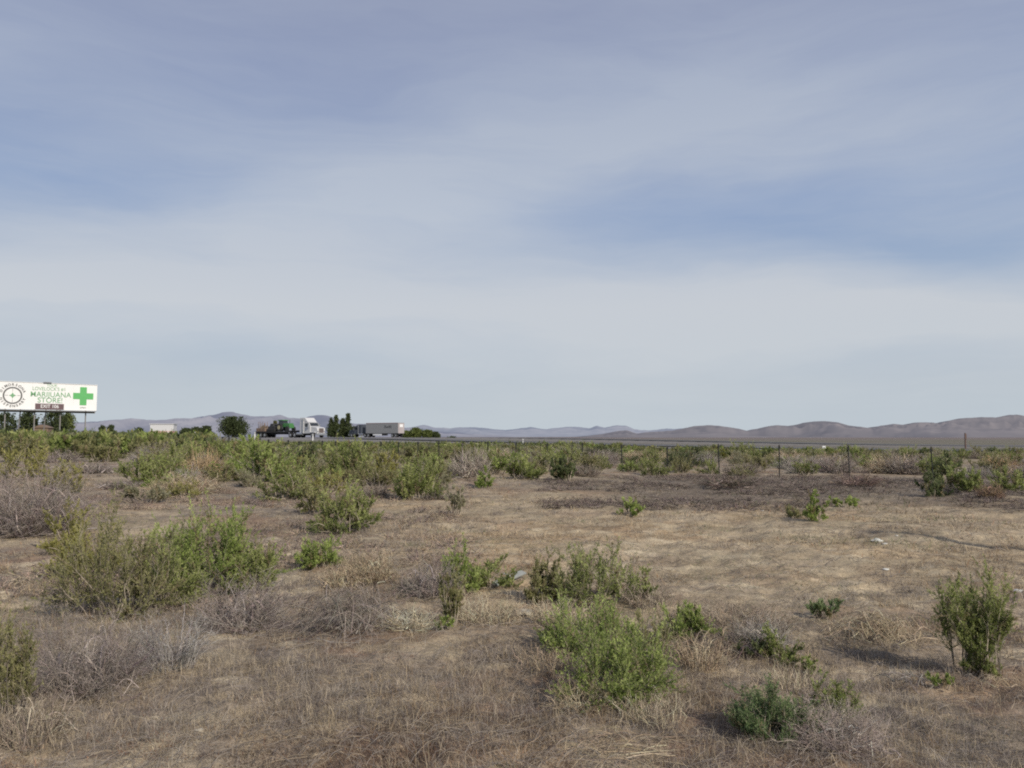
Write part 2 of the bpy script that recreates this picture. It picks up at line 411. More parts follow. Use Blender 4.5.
    V = np.stack([a, b, c, d], 2).reshape(-1, 3); V[:, 2] = np.maximum(V[:, 2], .0)
    Fq = np.arange(len(V)).reshape(-1, 4)
    p0, p1, p2 = PAL[pal]
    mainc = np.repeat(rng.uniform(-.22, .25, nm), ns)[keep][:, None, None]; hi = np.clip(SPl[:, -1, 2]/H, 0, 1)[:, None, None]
    shoot = rng.uniform(0, 1, (m, 1, 1)); lf = rng.uniform(0, 1, (m, nl, 1)); v = np.clip(.34*shoot+.34*lf+.30*us[..., None]+mainc+.22*(hi-.5), 0, 1)  # low leaves darker, tips and tops brighter: shading put into the leaf colour
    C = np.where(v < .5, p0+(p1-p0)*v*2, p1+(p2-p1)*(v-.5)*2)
    dry = (rng.uniform(0, 1, (m, 1, 1)) < .10)
    C = np.where(dry, np.array([.30, .25, .14])*(.7+.5*lf), C)
    C = np.repeat(C.reshape(-1, 3), 4, 0)
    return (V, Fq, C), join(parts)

def twig_geo(seed, R, H, n, style, col, tw, sub=5):
    rng = np.random.default_rng(seed)
    ph = rng.uniform(0, 2*math.pi, n)
    t = np.linspace(0, 1, 7)[None, :]
    if style == 'tangle':      # flattened heap of crossing curved branches
        cx = rng.normal(0, R*.42, n); cy = rng.normal(0, R*.3, n)
        L = R*rng.uniform(.35, 1.0, n); cu = rng.normal(0, 1.1, n); z0 = rng.uniform(0, H*.5, n); zr = rng.uniform(.1, .8, n)*H
        a = ph[:, None]+cu[:, None]*(t-.5)
        PX = cx[:, None]+np.cumsum(np.cos(a), 1)*L[:, None]/7-np.cos(ph)[:, None]*L[:, None]/2
        PY = cy[:, None]+np.cumsum(np.sin(a), 1)*L[:, None]/7-np.sin(ph)[:, None]*L[:, None]/2
        dome = np.clip(1-(PX**2+(PY*1.3)**2)/(R*R*1.2), .08, 1)
        PZ = (z0[:, None]*(1-.4*t)+zr[:, None]*np.sin(t*math.pi)*.8)*dome+.01
        sx = np.abs(PX) > R*1.1; PX = np.where(sx, np.sign(PX)*R*1.1, PX)
    else:
        if style == 'fountain': th = np.radians(rng.uniform(15, 62, n)); droop = rng.uniform(.35, .9, n)
        elif style == 'straw': th = np.radians(rng.uniform(0, 40, n)); droop = rng.uniform(0, .35, n)
        else: th = np.radians(rng.uniform(0, 1, n)**.6*85); droop = rng.uniform(-.1, .25, n)
        L = rng.uniform(.6, 1.12, n)
        bx = np.cos(ph)*R*.5*rng.uniform(0, 1, n)**.5; by = np.sin(ph)*R*.5*rng.uniform(0, 1, n)**.5
        if style == 'straw': bx *= 2.2; by *= 2.2
        rr = R*.78*L*np.sin(th)/(1 if style != 'fountain' else .85)
        PX = bx[:, None]+np.cos(ph)[:, None]*rr[:, None]*t; PY = by[:, None]+np.sin(ph)[:, None]*rr[:, None]*t
        top = H*L*np.cos(th)*(1.25 if style == 'fountain' else 1)
        PZ = top[:, None]*(t*(1+droop[:, None])-droop[:, None]*t*t*1.3)
        wv = {'straw': .075, 'fountain': .05}.get(style, .075); PX = PX+np.cumsum(rng.normal(0, R*wv, PX.shape)*t, 1)+rng.normal(0, R*wv, n)[:, None]*np.sin(t*6); PY = PY+np.cumsum(rng.normal(0, R*wv, PX.shape)*t, 1); PZ = PZ+np.cumsum(rng.normal(0, H*wv*.8, PX.shape)*t, 1)
        PZ = np.maximum(PZ, 0)-.012*(1-t)
    P = np.stack([PX, PY, PZ], -1)
    c = np.asarray(col)[None, :]*rng.uniform(.42, 1.38, n)[:, None]*np.array([1, 1, 1])+rng.normal(0, .01, (n, 3))
    c = np.clip(c, .03, .6)
    parts = [tubes(P, tw*rng.uniform(.6, 1.6, n)[:, None]*np.linspace(1.5, .45, 7)[None, :], c)]
    if sub:
        ts = rng.uniform(.25, 1, (n, sub)); k = ts*6; i0 = np.minimum(k.astype(int), 5); fr = (k-i0)[..., None]; ar = np.arange(n)[:, None]
        S0 = P[ar, i0]*(1-fr)+P[ar, i0+1]*fr; T = unit(P[ar, i0+1]-P[ar, i0])
        dr = unit(T*.8+rng.normal(0, .9, (n, sub, 3))+np.array([0, 0, .05])); LL = min(R, H*1.4)*rng.uniform(.12, .4, (n, sub))
        tt = np.linspace(0, 1, 3)[None, None, :, None]
        SP = S0[:, :, None]+dr[:, :, None]*LL[..., None, None]*tt+rng.normal(0, .04, (n, sub, 3, 3))*LL[..., None, None]
        SP = SP.reshape(-1, 3, 3); SP[..., 2] = np.maximum(SP[..., 2], .008)
        parts.append(tubes(SP, np.full((len(SP), 1), tw*.55)*np.array([[1, .8, .35]]), np.clip(np.repeat(c, sub, 0)*rng.uniform(.8, 1.25, (n*sub, 1)), .03, .6)))
    return join(parts)

seedc = [100]
def nseed(): seedc[0] += 1; return seedc[0]
G_NEAR = None
def green(px, py, w, h, label, pal='green', style='dome', dens=.95, gap=.25, group=None, name='green_shrub', ell=1.0, ls=1.0):
    x, y, z = gp(px, py); s = y/F
    R = w/2*s*1.12; H = h*s*1.04
    n = int(np.clip(w*h*dens*3.4, 1200, 42000)); ll = max(.010, 2.7*s)*ls
    root = empty(name, (x, y, z), label, 'shrub', group)
    fo, st = shrub_geo(nseed(), R, H, n, ll, pal, style, max(.0016, .30*s), gap)
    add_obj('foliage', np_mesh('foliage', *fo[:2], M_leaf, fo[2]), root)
    add_obj('stems', np_mesh('stems', *st[:2], M_twig, st[2]), root)
    return root
GREYT = (.37, .335, .295); TANT = (.50, .40, .28); DARKT = (.20, .165, .14); PALET = (.58, .485, .35); PURT = (.325, .28, .25)
def dead(px, py, w, h, label, style='dome', col=GREYT, n=None, sub=5, name='dead_bush', cat='dead bush', tw=1.0, group=None, mat=None, depth=1.0):
    x, y, z = gp(px, py); s = y/F
    n = n or int(np.clip(w*h/14, 60, 520))
    if style == 'straw': h *= .72; w *= 1.15; col = tuple(c*.88 for c in col)
    V, Fq, C = twig_geo(nseed(), w/2*s, h*s, n, style, col, max(.0011, .22*s)*tw, sub)
    if style == 'dome':
        V2, F2, C2 = twig_geo(nseed(), w/2*s*.95, h*s*.8, max(8, n//9), 'tangle', tuple(c*1.25 for c in col), max(.002, .42*s)*tw, 2)
        V, Fq, C = join([(V, Fq, C), (V2, F2, C2)])
    V[:, 1] *= depth
    o = add_obj(name, np_mesh(name, V, Fq, M_twig, C)); o.location = (x, y, z); o.rotation_euler = (0, 0, 0)
    tag(o, label, cat, group); return o

# --- foreground and middle distance, one by one
green(118, 612, 140, 108, 'large olive green shrub with bare grey stems, left half of the big bush clump', 'olive', gap=.6, dens=.55)
green(208, 592, 140, 98, 'large bright green shrub spreading right beside the olive one at left', 'bright', dens=.9)
green(160, 606, 90, 84, 'green middle shrub joining the two halves of the big bush clump', 'green', dens=.6, gap=.5)
green(252, 590, 58, 56, 'right hand tip of the big bush clump, light green with grey twigs', 'green', dens=.8, gap=.4)
green(90, 580, 80, 70, 'yellow olive shrub filling the rear left of the big bush clump', 'yellow', dens=.6, gap=.4)
green(72, 552, 56, 58, 'yellowish green shrub just behind the large olive shrub at left', 'yellow', dens=.7, gap=.4)
green(8, 722, 76, 126, 'tall olive shrub with pale stalks cut by the left edge of the frame', 'olive', 'upright', dens=.6, gap=.5)
green(318, 567, 52, 31, 'small compact green shrub beside the tan tumbleweed left of centre', 'bright', dens=1.4, gap=.1)
green(345, 533, 78, 54, 'bright green shrub with grey twigs on its right side, behind the compact one', 'green', dens=.9)
green(318, 512, 46, 36, 'olive shrub touching the rear left of the twiggy bright green shrub', 'olive', dens=.8)
green(420, 500, 72, 50, 'broad green shrub with dark base at the left end of the clearing', 'green', dens=1)
green(455, 516, 30, 38, 'thin wispy shrub with few leaves beside the broad shrub of the clearing', 'grey', 'upright', dens=.5, gap=.6)
green(152, 484, 72, 36, 'low wide green shrub with grey underside, behind the left clump', 'green', dens=1)
green(146, 503, 58, 22, 'flat greyish olive shrub between the left clump and the low wide shrub', 'grey', 'low', dens=.8)
green(62, 492, 52, 34, 'yellow green shrub beside the big grey dead bush at left', 'yellow', dens=.8)
green(18, 478, 70, 34, 'yellow green crown of leaves rising behind the big grey dead bush', 'yellow', dens=.8)
green(265, 481, 82, 42, 'broad light green shrub in front of the flatbed truck', 'bright', dens=1)
green(348, 480, 76, 42, 'broad green shrub with brown heart below the box trailer tractor', 'green', dens=1)
green(304, 468, 40, 28, 'dark green shrub between the two broad shrubs under the trucks', 'dark', dens=1)
green(226, 467, 46, 28, 'mid green shrub left of the broad light green one', 'green', dens=1)
green(565, 481, 34, 34, 'dense dark green upright shrub at the back edge of the clearing', 'dark', dens=1.6, gap=.05)
green(521, 479, 44, 27, 'green shrub left of the dense dark one at the back of the clearing', 'green', dens=1)
green(484, 488, 26, 20, 'small green shrub beside the pale grey dead bush at the clearing edge', 'bright', dens=1)
green(631, 515, 27, 17, 'small lime green shrub alone in the middle of the clearing', 'bright', dens=1.2)
green(462, 592, 56, 55, 'upright green shrub with leafy crown left of the weathered board', 'bright', dens=1.15)
green(452, 626, 34, 66, 'narrow dark stemmed shrub standing in front of the leafy crown', 'olive', 'upright', dens=.8)
green(490, 588, 60, 38, 'green side bush leaning right over the weathered board', 'green', dens=.8, gap=.4)
green(447, 629, 26, 15, 'tiny bright shrub at the foot of the narrow dark stemmed shrub', 'bright', dens=1)
green(543, 602, 48, 56, 'olive shrub at the right end of the weathered board', 'olive', dens=1)
green(594, 602, 112, 60, 'feathery grey green shrub at the back of the central clump', 'green', 'dome', dens=.75, gap=.45)
green(640, 598, 42, 32, 'small grey green shrub at the right end of the feathery one', 'green', dens=.8)
green(586, 652, 112, 58, 'bright green shrub in the middle of the central clump', 'bright', dens=.9)
green(616, 702, 140, 86, 'largest bright green shrub of the central clump, nearest the camera', 'bright', dens=.85)
green(650, 652, 60, 40, 'pale twiggy green shrub between the largest shrub and the rounded one', 'olive', dens=.7, gap=.5)
green(686, 640, 58, 42, 'rounded deep green shrub at the right of the central clump', 'bright', dens=1.3, gap=.1)
green(781, 663, 50, 36, 'green shrub with straw at its foot, right of the tangled branches', 'green', dens=1)
green(742, 656, 52, 20, 'low dark shrub tangled among dead branches beside the rounded shrub', 'dark', 'low', dens=.8)
green(768, 738, 92, 54, 'dense blue green shrub of upright stems at the bottom right of centre', 'blue', 'dome', dens=1.35, gap=.1)
green(832, 714, 66, 34, 'light green bushy weed touching the dense blue green shrub', 'green', 'dome', dens=.9)
green(810, 676, 24, 17, 'tiny green shrub alone above the blue green shrub', 'bright', dens=1)
green(824, 617, 38, 19, 'small dark blue green shrub low in the dry grass right of centre', 'blue', 'low', dens=1.3)
green(980, 674, 98, 104, 'tall vase shaped green shrub at the right, wide top on a narrow foot', 'green', 'vase', dens=.9, gap=.2)
green(981, 677, 42, 62, 'green inner shoots filling the foot of the tall vase shaped shrub', 'green', 'dome', dens=1)
green(942, 686, 30, 13, 'tiny bright weed on the ground left of the tall vase shaped shrub', 'bright', 'low', dens=.8)
green(818, 521, 32, 34, 'green shrub standing in the clearing in front of the fence', 'bright', dens=1)
green(847, 508, 34, 12, 'low green shrub right of the one standing in front of the fence', 'bright', 'low', dens=1.1)
green(796, 519, 26, 13, 'low dull shrub left of the one standing in front of the fence', 'olive', 'low', dens=.8)
green(932, 497, 34, 26, 'dull green shrub at the foot of the rightmost fence post', 'dark', dens=1)
green(962, 493, 50, 32, 'dark green shrub right of the rightmost fence post', 'green', dens=1)
green(1012, 492, 44, 26, 'dark green shrub cut by the right edge of the frame', 'green', dens=1)
green(948, 484, 36, 30, 'dark green shrub behind the rightmost fence post', 'dark', dens=1)

dead(172, 668, 84, 50, 'grey fountain shaped dead bush with arching stalks in the left foreground', 'fountain', (.40, .375, .35), n=170, sub=4, tw=.9)
dead(85, 688, 130, 74, 'purplish grey mound of dead brush in front of the olive shrub', 'dome', PURT, n=420, sub=6)
dead(242, 628, 96, 52, 'dark grey dead bush at the right foot of the left clump', 'dome', PURT, n=330, sub=6)
dead(350, 628, 150, 46, 'sprawling tangle of grey dead branches left of centre', 'tangle', (.30, .26, .225), n=260, sub=5, tw=.9)
dead(30, 742, 90, 62, 'pale dead stalks at the foot of the tall shrub on the left edge', 'dome', (.42, .35, .27), n=150, sub=4, tw=1.0)
dead(24, 534, 120, 74, 'big purplish grey dead bush on the left edge below yellow green leaves', 'dome', PURT, n=480, sub=6)
dead(368, 581, 52, 34, 'tan tumbleweed beside the small compact green shrub', 'dome', TANT, n=380, sub=6)
dead(340, 588, 44, 24, 'straw coloured clump left of the tan tumbleweed', 'dome', TANT, n=200)
dead(430, 596, 60, 40, 'grey brown dead bush behind the narrow dark stemmed shrub', 'dome', PURT, n=260, sub=6)
dead(408, 628, 56, 20, 'flat straw heap at the right end of the tangled grey branches', 'dome', PALET, n=190, sub=4)
dead(484, 622, 56, 32, 'straw tuft right of the narrow dark stemmed shrub', 'straw', PALET, n=260, sub=2)
dead(557, 622, 40, 30, 'pale straw tuft in front of the olive shrub by the board', 'straw', PALET, n=160, sub=2)
dead(545, 668, 40, 30, 'thin straw tuft left of the central clump', 'straw', TANT, n=90, sub=2)
dead(470, 478, 38, 32, 'pale grey round dead bush at the back left of the clearing', 'dome', (.40, .35, .30), n=300, sub=5)
dead(586, 712, 70, 34, 'tan tangle of stems under the front left of the largest shrub', 'dome', TANT, n=260, sub=4)
dead(652, 722, 50, 34, 'pale straw stalks standing at the right foot of the largest shrub', 'straw', PALET, n=110, sub=3)
dead(700, 668, 72, 34, 'pale twigs fanned below the rounded deep green shrub', 'fountain', TANT, n=120, sub=4)
dead(718, 655, 96, 26, 'dark crossing dead branches right of the rounded deep green shrub', 'tangle', DARKT, n=120, sub=4, tw=1.3)
dead(762, 646, 70, 30, 'grey dead twigs behind the shrub with straw at its foot', 'dome', GREYT, n=190, sub=5)
dead(789, 690, 34, 36, 'upright straw stalks in front of the shrub right of the tangled branches', 'straw', PALET, n=80, sub=3)
dead(836, 748, 96, 44, 'pale fluffy dead brush right of the dense blue green shrub', 'dome', (.44, .37, .32), n=380, sub=6)
dead(880, 636, 110, 26, 'long low heap of pale dry stalks left of the vase shaped shrub', 'tangle', TANT, n=190, sub=5)
dead(738, 628, 76, 32, 'pale fluffy dry grass clump behind the rounded deep green shrub', 'straw', (.42, .34, .26), n=330, sub=3)
dead(650, 604, 40, 26, 'pale dry weed at the right of the small grey green shrub', 'straw', (.45, .38, .30), n=160, sub=4)
dead(905, 686, 74, 18, 'thin curved dead branches lying left of the vase shaped shrub', 'tangle', GREYT, n=26, sub=3, tw=1.4)
dead(1002, 690, 60, 18, 'thin fallen twigs right of the vase shaped shrub', 'tangle', TANT, n=24, sub=3, tw=1.2)
dead(610, 752, 150, 14, 'scattered flat straw in front of the largest shrub', 'tangle', TANT, n=90, sub=3)
dead(204, 480, 36, 34, 'orange tan dead bush behind the left clearing', 'dome', (.44, .33, .20), n=260, sub=5)
dead(188, 486, 32, 20, 'grey dead bush at the foot of the orange tan one', 'dome', GREYT, n=180, sub=5)
dead(990, 498, 26, 15, 'rust brown dead bush by the right edge behind the clearing', 'dome', (.30, .21, .15), n=180, sub=5)
dead(1001, 471, 34, 16, 'rusty orange bush farther back by the right edge', 'dome', (.38, .27, .16), n=180, sub=5)
dead(858, 485, 44, 14, 'brown dead bush between two fence posts at right', 'dome', (.25, .19, .16), n=180, sub=5)
dead(905, 474, 44, 22, 'grey brown dead bush left of the rightmost fence post', 'dome', (.28, .24, .21), n=200, sub=5)
dead(730, 487, 60, 14, 'dark grey dead brush at the back of the clearing below the fence', 'dome', DARKT, n=200, sub=5)

green(105, 462, 44, 24, 'dull green shrub at the back edge of the small clearing at left', 'olive', dens=.9)
green(178, 468, 50, 28, 'green shrub behind the orange tan dead bush', 'green', dens=.9)
green(24, 462, 60, 30, 'wide olive shrub far left behind the yellow green crown', 'olive', dens=.9)
green(136, 458, 42, 22, 'light green shrub far back between the small clearing and the shed', 'bright', dens=.9)
green(298, 495, 36, 26, 'thin olive shrub at the front right of the broad light green one', 'olive', dens=.7, gap=.5)
green(385, 483, 44, 34, 'yellowish green shrub left of the broad shrub of the clearing', 'yellow', dens=.9)
green(245, 452, 36, 18, 'light green shrub in the middle of the green mass below the round tree', 'bright', dens=.9)
dead(90, 473, 50, 12, 'low purplish dead brush in the small clearing at left', 'dome', PURT, n=200, sub=4)
dead(118, 488, 44, 10, 'flat grey dead brush at the front of the small clearing at left', 'dome', PURT, n=160, sub=4)
dead(60, 462, 40, 13, 'low grey dead brush at the rear left of the small clearing', 'dome', PURT, n=160, sub=4)
# --- shared kinds for the belt of brush
def proto(name, pal, style, seed, nl, ll, label, cat, group, R=1., H=1., grey=0):
    fo, st = shrub_geo(seed, R, H, nl, ll, pal, style, .012, .3)
    return (np_mesh('foliage', *fo[:2], M_leaf, fo[2]), np_mesh('stems', *st[:2], M_twig, st[2]))
rng = np.random.default_rng(42)
kinds = []
for k, (pal, style) in enumerate([('green', 'dome'), ('bright', 'dome'), ('olive', 'dome'), ('dark', 'dome'), ('green', 'upright'), ('yellow', 'dome'), ('grey', 'dome'), ('bright', 'upright'), ('olive', 'upright')]):
    kinds.append(proto('k', pal, style, 900+k, 6500, .07, '', '', ''))
deads = []
for k, c in enumerate([GREYT, (.30, .255, .21), TANT, PURT]):
    V, Fq, C = twig_geo(950+k, 1, 1, 260, 'dome', c, .010, 6)
    deads.append(np_mesh('dead_bush', V, Fq, M_twig, C))
KLAB = ['mid green', 'light green', 'olive green', 'dark green', 'upright mid green', 'yellow green', 'grey green', 'upright light green', 'upright olive']
def belt_points():
    pts = []; tries = 0
    rg = random.Random(5)
    while len(pts) < 290 and tries < 60000:
        tries += 1
        r = math.sqrt(rg.uniform(21**2, 64**2)); a = rg.uniform(-.72, .72); x = r*a; y = r
        u = x/y; d = road_sd(x, y)[1]
        if d > -16: continue
        edge = 31+3*math.sin(x*.5)
        if u > -.08 and y < edge+(3 if u > .1 else 0): continue
        px = 512+u*F
        yy = 437+EYE*F/y
        if px < 450 and yy > 500: continue
        n = float(vnoise(np.array([x*.16+3]), np.array([y*.16]), 77)[0])
        if n < (.27 if u < -.08 else .34): continue
        if px < 150 and 455 < yy: continue
        if 60 < px < 130 and 468 < yy: continue
        if 215 < px < 290 and yy > 486: continue
        sp = (1.6+.016*r) if u < -.08 else (1.6+.018*r)
        if any((x-q[0])**2+(y-q[1])**2 < sp*sp for q in pts): continue
        pts.append((x, y))
    return pts
bp_ = belt_points()
def zone(x, y):
    px = 512+F*x/y
    side = ('left of the billboard posts' if px < 90 else 'between the billboard and the trucks' if px < 250 else 'in front of the trucks' if px < 440 else
            'beyond the back of the clearing' if px < 700 else 'beyond the wire fence at right')
    return side
for i, (x, y) in enumerate(bp_):
    u = x/y; z = hz(x, y)
    top = 1.05+.35*rng.uniform()
    if u < -.35: top = (1.25+.5*rng.uniform()) if y > 38 else .8+.4*rng.uniform()
    if -.35 < u < -.1: top = min(top, EYE-6.5*y/F-z+rng.uniform(-.15, .05))
    if u > .1: top = .75+.5*rng.uniform()
    if y < 35: top = min(top, 1.0)*.85
    top *= rng.uniform(.7, 1.05); wd = top*rng.uniform(.8, 1.45)
    isdead = rng.uniform() < (.22 if u < .3 else .3)
    if isdead and -.38 < u < -.05: top *= .6; wd *= .7
    far = 'far ' if y > 45 else ''
    if isdead:
        k = rng.integers(0, 4); o = add_obj('dead_bush', deads[k]); o.location = (x, y, z-.02); o.scale = (wd, wd, top*.8); o.rotation_euler = (0, 0, rng.uniform(0, 6.28))
        kn = ['grey', 'brown', 'tan', 'purplish grey'][k]
        tag(o, f'{far}{kn} leafless bush in the brush belt {zone(x, y)}', 'dead bush', f'{far}{kn} dead bushes {zone(x, y)}')
    else:
        w_ = [3, 2.2, 3, 1.2, 2, 1.2 if u < -.2 else .4, 1.5, 1, 2]; k = rng.choice(9, p=np.array(w_)/sum(w_))
        o = empty('green_shrub', (x, y, z-.02), f'{far}{KLAB[k]} shrub in the brush belt {zone(x, y)}', 'shrub', f'{far}{KLAB[k]} shrubs {zone(x, y)}', rng.uniform(0, 6.28))
        o.scale = (wd, wd, top)
        add_obj('foliage', kinds[k][0], o); add_obj('stems', kinds[k][1], o)

# --- the far brush that reads as one mass
def make_far():
    rg = np.random.default_rng(11)
    lows = []
    for k, pal in enumerate(['green', 'olive', 'bright', 'dark', 'grey', 'yellow']):
        fo, st = shrub_geo(700+k, 1, 1, 420, .26, pal, 'dome', .02, .2); lows.append(fo)
    parts = []
    n = 5200
    r = np.sqrt(rg.uniform(60**2, 150**2, n)); a = rg.uniform(-.78, .78, n); x = r*a; y = r
    s, d = road_sd(x, y)
    nn = fbm(x*.06, y*.06, 301, 3)
    ok = (d < -13)&(nn > .36)
    # thin brush beyond the highway too
    n2 = 1500
    r2 = rg.uniform(90, 420, n2); a2 = rg.uniform(-.78, .78, n2); x2 = r2*a2; s2, d2 = road_sd(x2, r2)
    ok2 = (d2 > 64)&(fbm(x2*.03, r2*.03, 311, 3) > .5)
    X = np.concatenate([x[ok], x2[ok2]]); Y = np.concatenate([y[ok], r2[ok2]]); Z = height(X, Y)
    cnt = min(len(X), 2300); X, Y, Z = X[:cnt], Y[:cnt], Z[:cnt]
    Vs, Fs, Cs, off = [], [], [], 0
    for i in range(cnt):
        V, Fq, C = lows[rg.choice(6, p=[.24, .28, .08, .13, .20, .07])]
        u = X[i]/Y[i]; h = rg.uniform(.7, 1.2)
        if u < -.38: h = rg.uniform(.8, 2.0)
        elif u < -.05: h = max(.35, min(h, EYE-5.5*Y[i]/F-Z[i]+.15))
        elif u > .15: h *= .75
        w = h*rg.uniform(.8, 1.4); t = rg.uniform(0, 6.28); c, s_ = math.cos(t), math.sin(t)
        sub = slice(0, len(V)) if Y[i] < 100 else slice(0, (len(V)//8)*4)
        v = V[sub]; 
        W = np.stack([(v[:, 0]*c-v[:, 1]*s_)*w+X[i], (v[:, 0]*s_+v[:, 1]*c)*w+Y[i], v[:, 2]*h+Z[i]], -1)
        Vs.append(W); Cs.append(C[sub]*rg.uniform(.62, 1.05)); Fs.append(np.arange(len(W)).reshape(-1, 4)+off); off += len(W)
    o = add_obj('distant_brush', np_mesh('distant_brush', np.concatenate(Vs), np.concatenate(Fs), M_leaf, np.concatenate(Cs))); tag(o, kind='stuff')
make_far()

# --- low dead litter brush at the back of the clearing (nobody could count it)
def make_band():
    rg = np.random.default_rng(13); parts = []
    V0, F0, C0 = twig_geo(1234, 1, 1, 24, 'dome', PURT, .018, 3)
    Vs, Fs, Cs, off = [], [], [], 0
    n = 0
    while n < 1300:
        if rg.uniform() < .42: y = rg.uniform(18, 35); u = rg.uniform(.04, .7)
        else: y = rg.uniform(8, 34); u = rg.uniform(-.7, -.05)
        x = u*y
        if vnoise(np.array([x*.4]), np.array([y*.4]), 7)[0] < .45: continue
        h = rg.uniform(.06, .19); w = rg.uniform(.3, .8)
        if u < 0: h *= .9; w *= .5
        t = rg.uniform(0, 6.28); c, s_ = math.cos(t), math.sin(t)
        W = np.stack([(V0[:, 0]*c-V0[:, 1]*s_)*w+x, (V0[:, 0]*s_+V0[:, 1]*c)*w+y, V0[:, 2]*h+hz(x, y)], -1)
        Vs.append(W); Fs.append(F0+off); off += len(W)
        col = C0*np.array([[.74, .71, .68]]) if u > 0 else C0*(np.array([[1.3, 1.2, 1.02]]) if rg.uniform() < .6 else np.array([[.85, .8, .78]]))
        Cs.append(col*rg.uniform(.7, 1.2)); n += 1
    o = add_obj('low_dead_brush', np_mesh('low_dead_brush', np.concatenate(Vs), np.concatenate(Fs), M_twig, np.concatenate(Cs))); tag(o, kind='stuff')
make_band()

# ------------------------------------------------------------------ highway
M_asph = mat_plain('asphalt', (.11, .108, .105), .9, 0, .2, .6)
M_paint = mat_plain('road_paint', (.3, .3, .28), .7, 0, .1, 2)
M_painty = mat_plain('road_paint_yellow', (.3, .24, .1), .7, 0, .1, 2)
def strip(name, d0, d1, mat, lift, s0=-480, s1=400, dash=None, kind='structure', dc=0):
    V, Fq = [], []
    st = 4.0 if dash is None else 12.0
    s = s0
    while s < s1:
        e = s+(st if dash is None else dash)
        b = len(V)
        for ss in (s, e):
            zr = float(road_z(np.array([ss]))[0])+lift
            for dd in (d0, d1):
                p = RP+RD*ss+RN*(dd+dc); V.append((p[0], p[1], zr))
        Fq.append((b, b+2, b+3, b+1)); s += st
    o = add_obj(name, np_mesh(name, np.array(V), np.array(Fq), mat)); tag(o, kind=kind); return o
for dc in (0, 50):
    strip('highway', -6.3, 6.3, M_asph, .03, dc=dc)
    if dc: continue
    strip('edge_line', -4.0, -3.85, M_paint, .036, dc=dc)
    strip('edge_line', 3.85, 4.0, M_painty, .036, dc=dc)
    strip('lane_line', -.07, .07, M_paint, .036, dash=3.0, dc=dc)
M_white = mat_plain('white_paint', (.57, .57, .57), .45, 0, .05, 2)
M_wmark = mat_plain('white_plastic', (.8, .8, .8), .5, 0, .05, 2)
M_steel = mat_plain('galvanised_steel', (.42, .43, .44), .45, .5, .15, 6)
def marker(px, ytop, Y, label, wid=.12):
    p = pt(px, ytop, Y); z = hz(p.x, p.y)
    root = empty('marker_post', (p.x, p.y, z), label, 'marker post', 'white roadside marker posts')
    MB().box((0, 0, (p.z-z)/2), (wid, .04, p.z-z)).build('post', M_wmark, root)
    MB().box((0, -.025, (p.z-z)-.18), (wid*.8, .012, .2)).build('reflector', M_steel, root)
marker(195, 432, 118, 'white marker post by the highway below the low dark trees at left', .14)
marker(255, 432, 128, 'white marker post by the highway right of the round tree', .16)
marker(313, 434, 138, 'white marker post by the highway in front of the truck cab', .16)
marker(523, 439, 98, 'thin white marker post beside the highway behind the clearing', .12)
marker(824, 446, 72, 'short white marker post by the highway at right', .3)

# ------------------------------------------------------------------ fence
M_post = mat_plain('dark_post', (.018, .02, .018), .7, .2, .3, 8)
M_wire = mat_plain('rusty_wire', (.30, .27, .24), .7, .1, .3, 20)
def make_fence():
    root = empty('wire_fence', (14.5, 27.5, 0), 'barbed wire fence on thin dark steel posts running behind the clearing', 'fence')
    posts = []
    for n in range(-2, 30):
        x = 14.47-1.78*n; y = 27.5+2.58*n
        if n > 9: x += 0; 
        posts.append((x, y, hz(x, y)))
    rg = random.Random(3)
    tops = []
    for (x, y, z) in posts:
        lx, ly = rg.uniform(-.03, .03), rg.uniform(-.03, .03); h = 1.34+rg.uniform(-.05, .05)
        b = Vector((x-14.5, y-27.5, z)); w = max(.035, .0013*y)
        m = MB()
        m.rod(b+Vector((0, 0, -.1)), b+Vector((lx, ly, h)), w*.55, 6)
        m.box(b+Vector((lx*.97, ly*.97, h-.12)), (w*1.9, w*.9, .1))
        m.build('post', M_post, root); tops.append((b, lx, ly, h))
    for lv in (.98, .76, .54, .32):
        m = MB()
        for (b, lx, ly, h), (b2, lx2, ly2, h2) in zip(tops[:-1], tops[1:]):
            p = b+Vector((lx, ly, h))*lv; q = b2+Vector((lx2, ly2, h2))*lv; mid = (p+q)/2-Vector((0, 0, .02))
            r = .002
            m.rod(p, mid, r, 3); m.rod(mid, q, r, 3)
            for k in ((.25, .5, .75) if p.y < 18 else ()):
                c = p.lerp(q, k)-Vector((0, 0, .016)); m.rod(c-Vector((.0, .0, .025)), c+Vector((.01, .0, .025)), .0018, 3)
        m.build('wire', M_wire, root)
make_fence()
# off to the right a roadside signpost whose thin shadow crosses the clearing
M_wood = mat_plain('brown_wood', (.13, .085, .07), .85, 0, .3, 6)
def brown_post():
    p = pt(965, 433, 104); z = hz(p.x, p.y); h = p.z-z
    root = empty('marker_pole', (p.x, p.y, z), 'reddish brown wooden pole with a narrow board standing beyond the highway at right', 'pole')
    MB().rod((0, 0, -.1), (0, 0, h), .11, 8, .09).build('pole', M_wood, root)
    MB().box((0, -.12, h-.45), (.22, .05, .7)).build('board', M_wood, root)
brown_post()
def side_post():
    x, y = 11.2, 7.45; z = hz(x, y)
    root = empty('street_post', (x, y, z), 'wooden post out of view right of the clearing, casting a long thin shadow', 'pole')
    MB().rod((0, 0, -.2), (0, 0, 4.9), .10, 8, .085).build('pole', M_wood, root)
    MB().box((0, 0, 4.92), (.2, .2, .06)).build('cap', M_steel, root)
side_post()

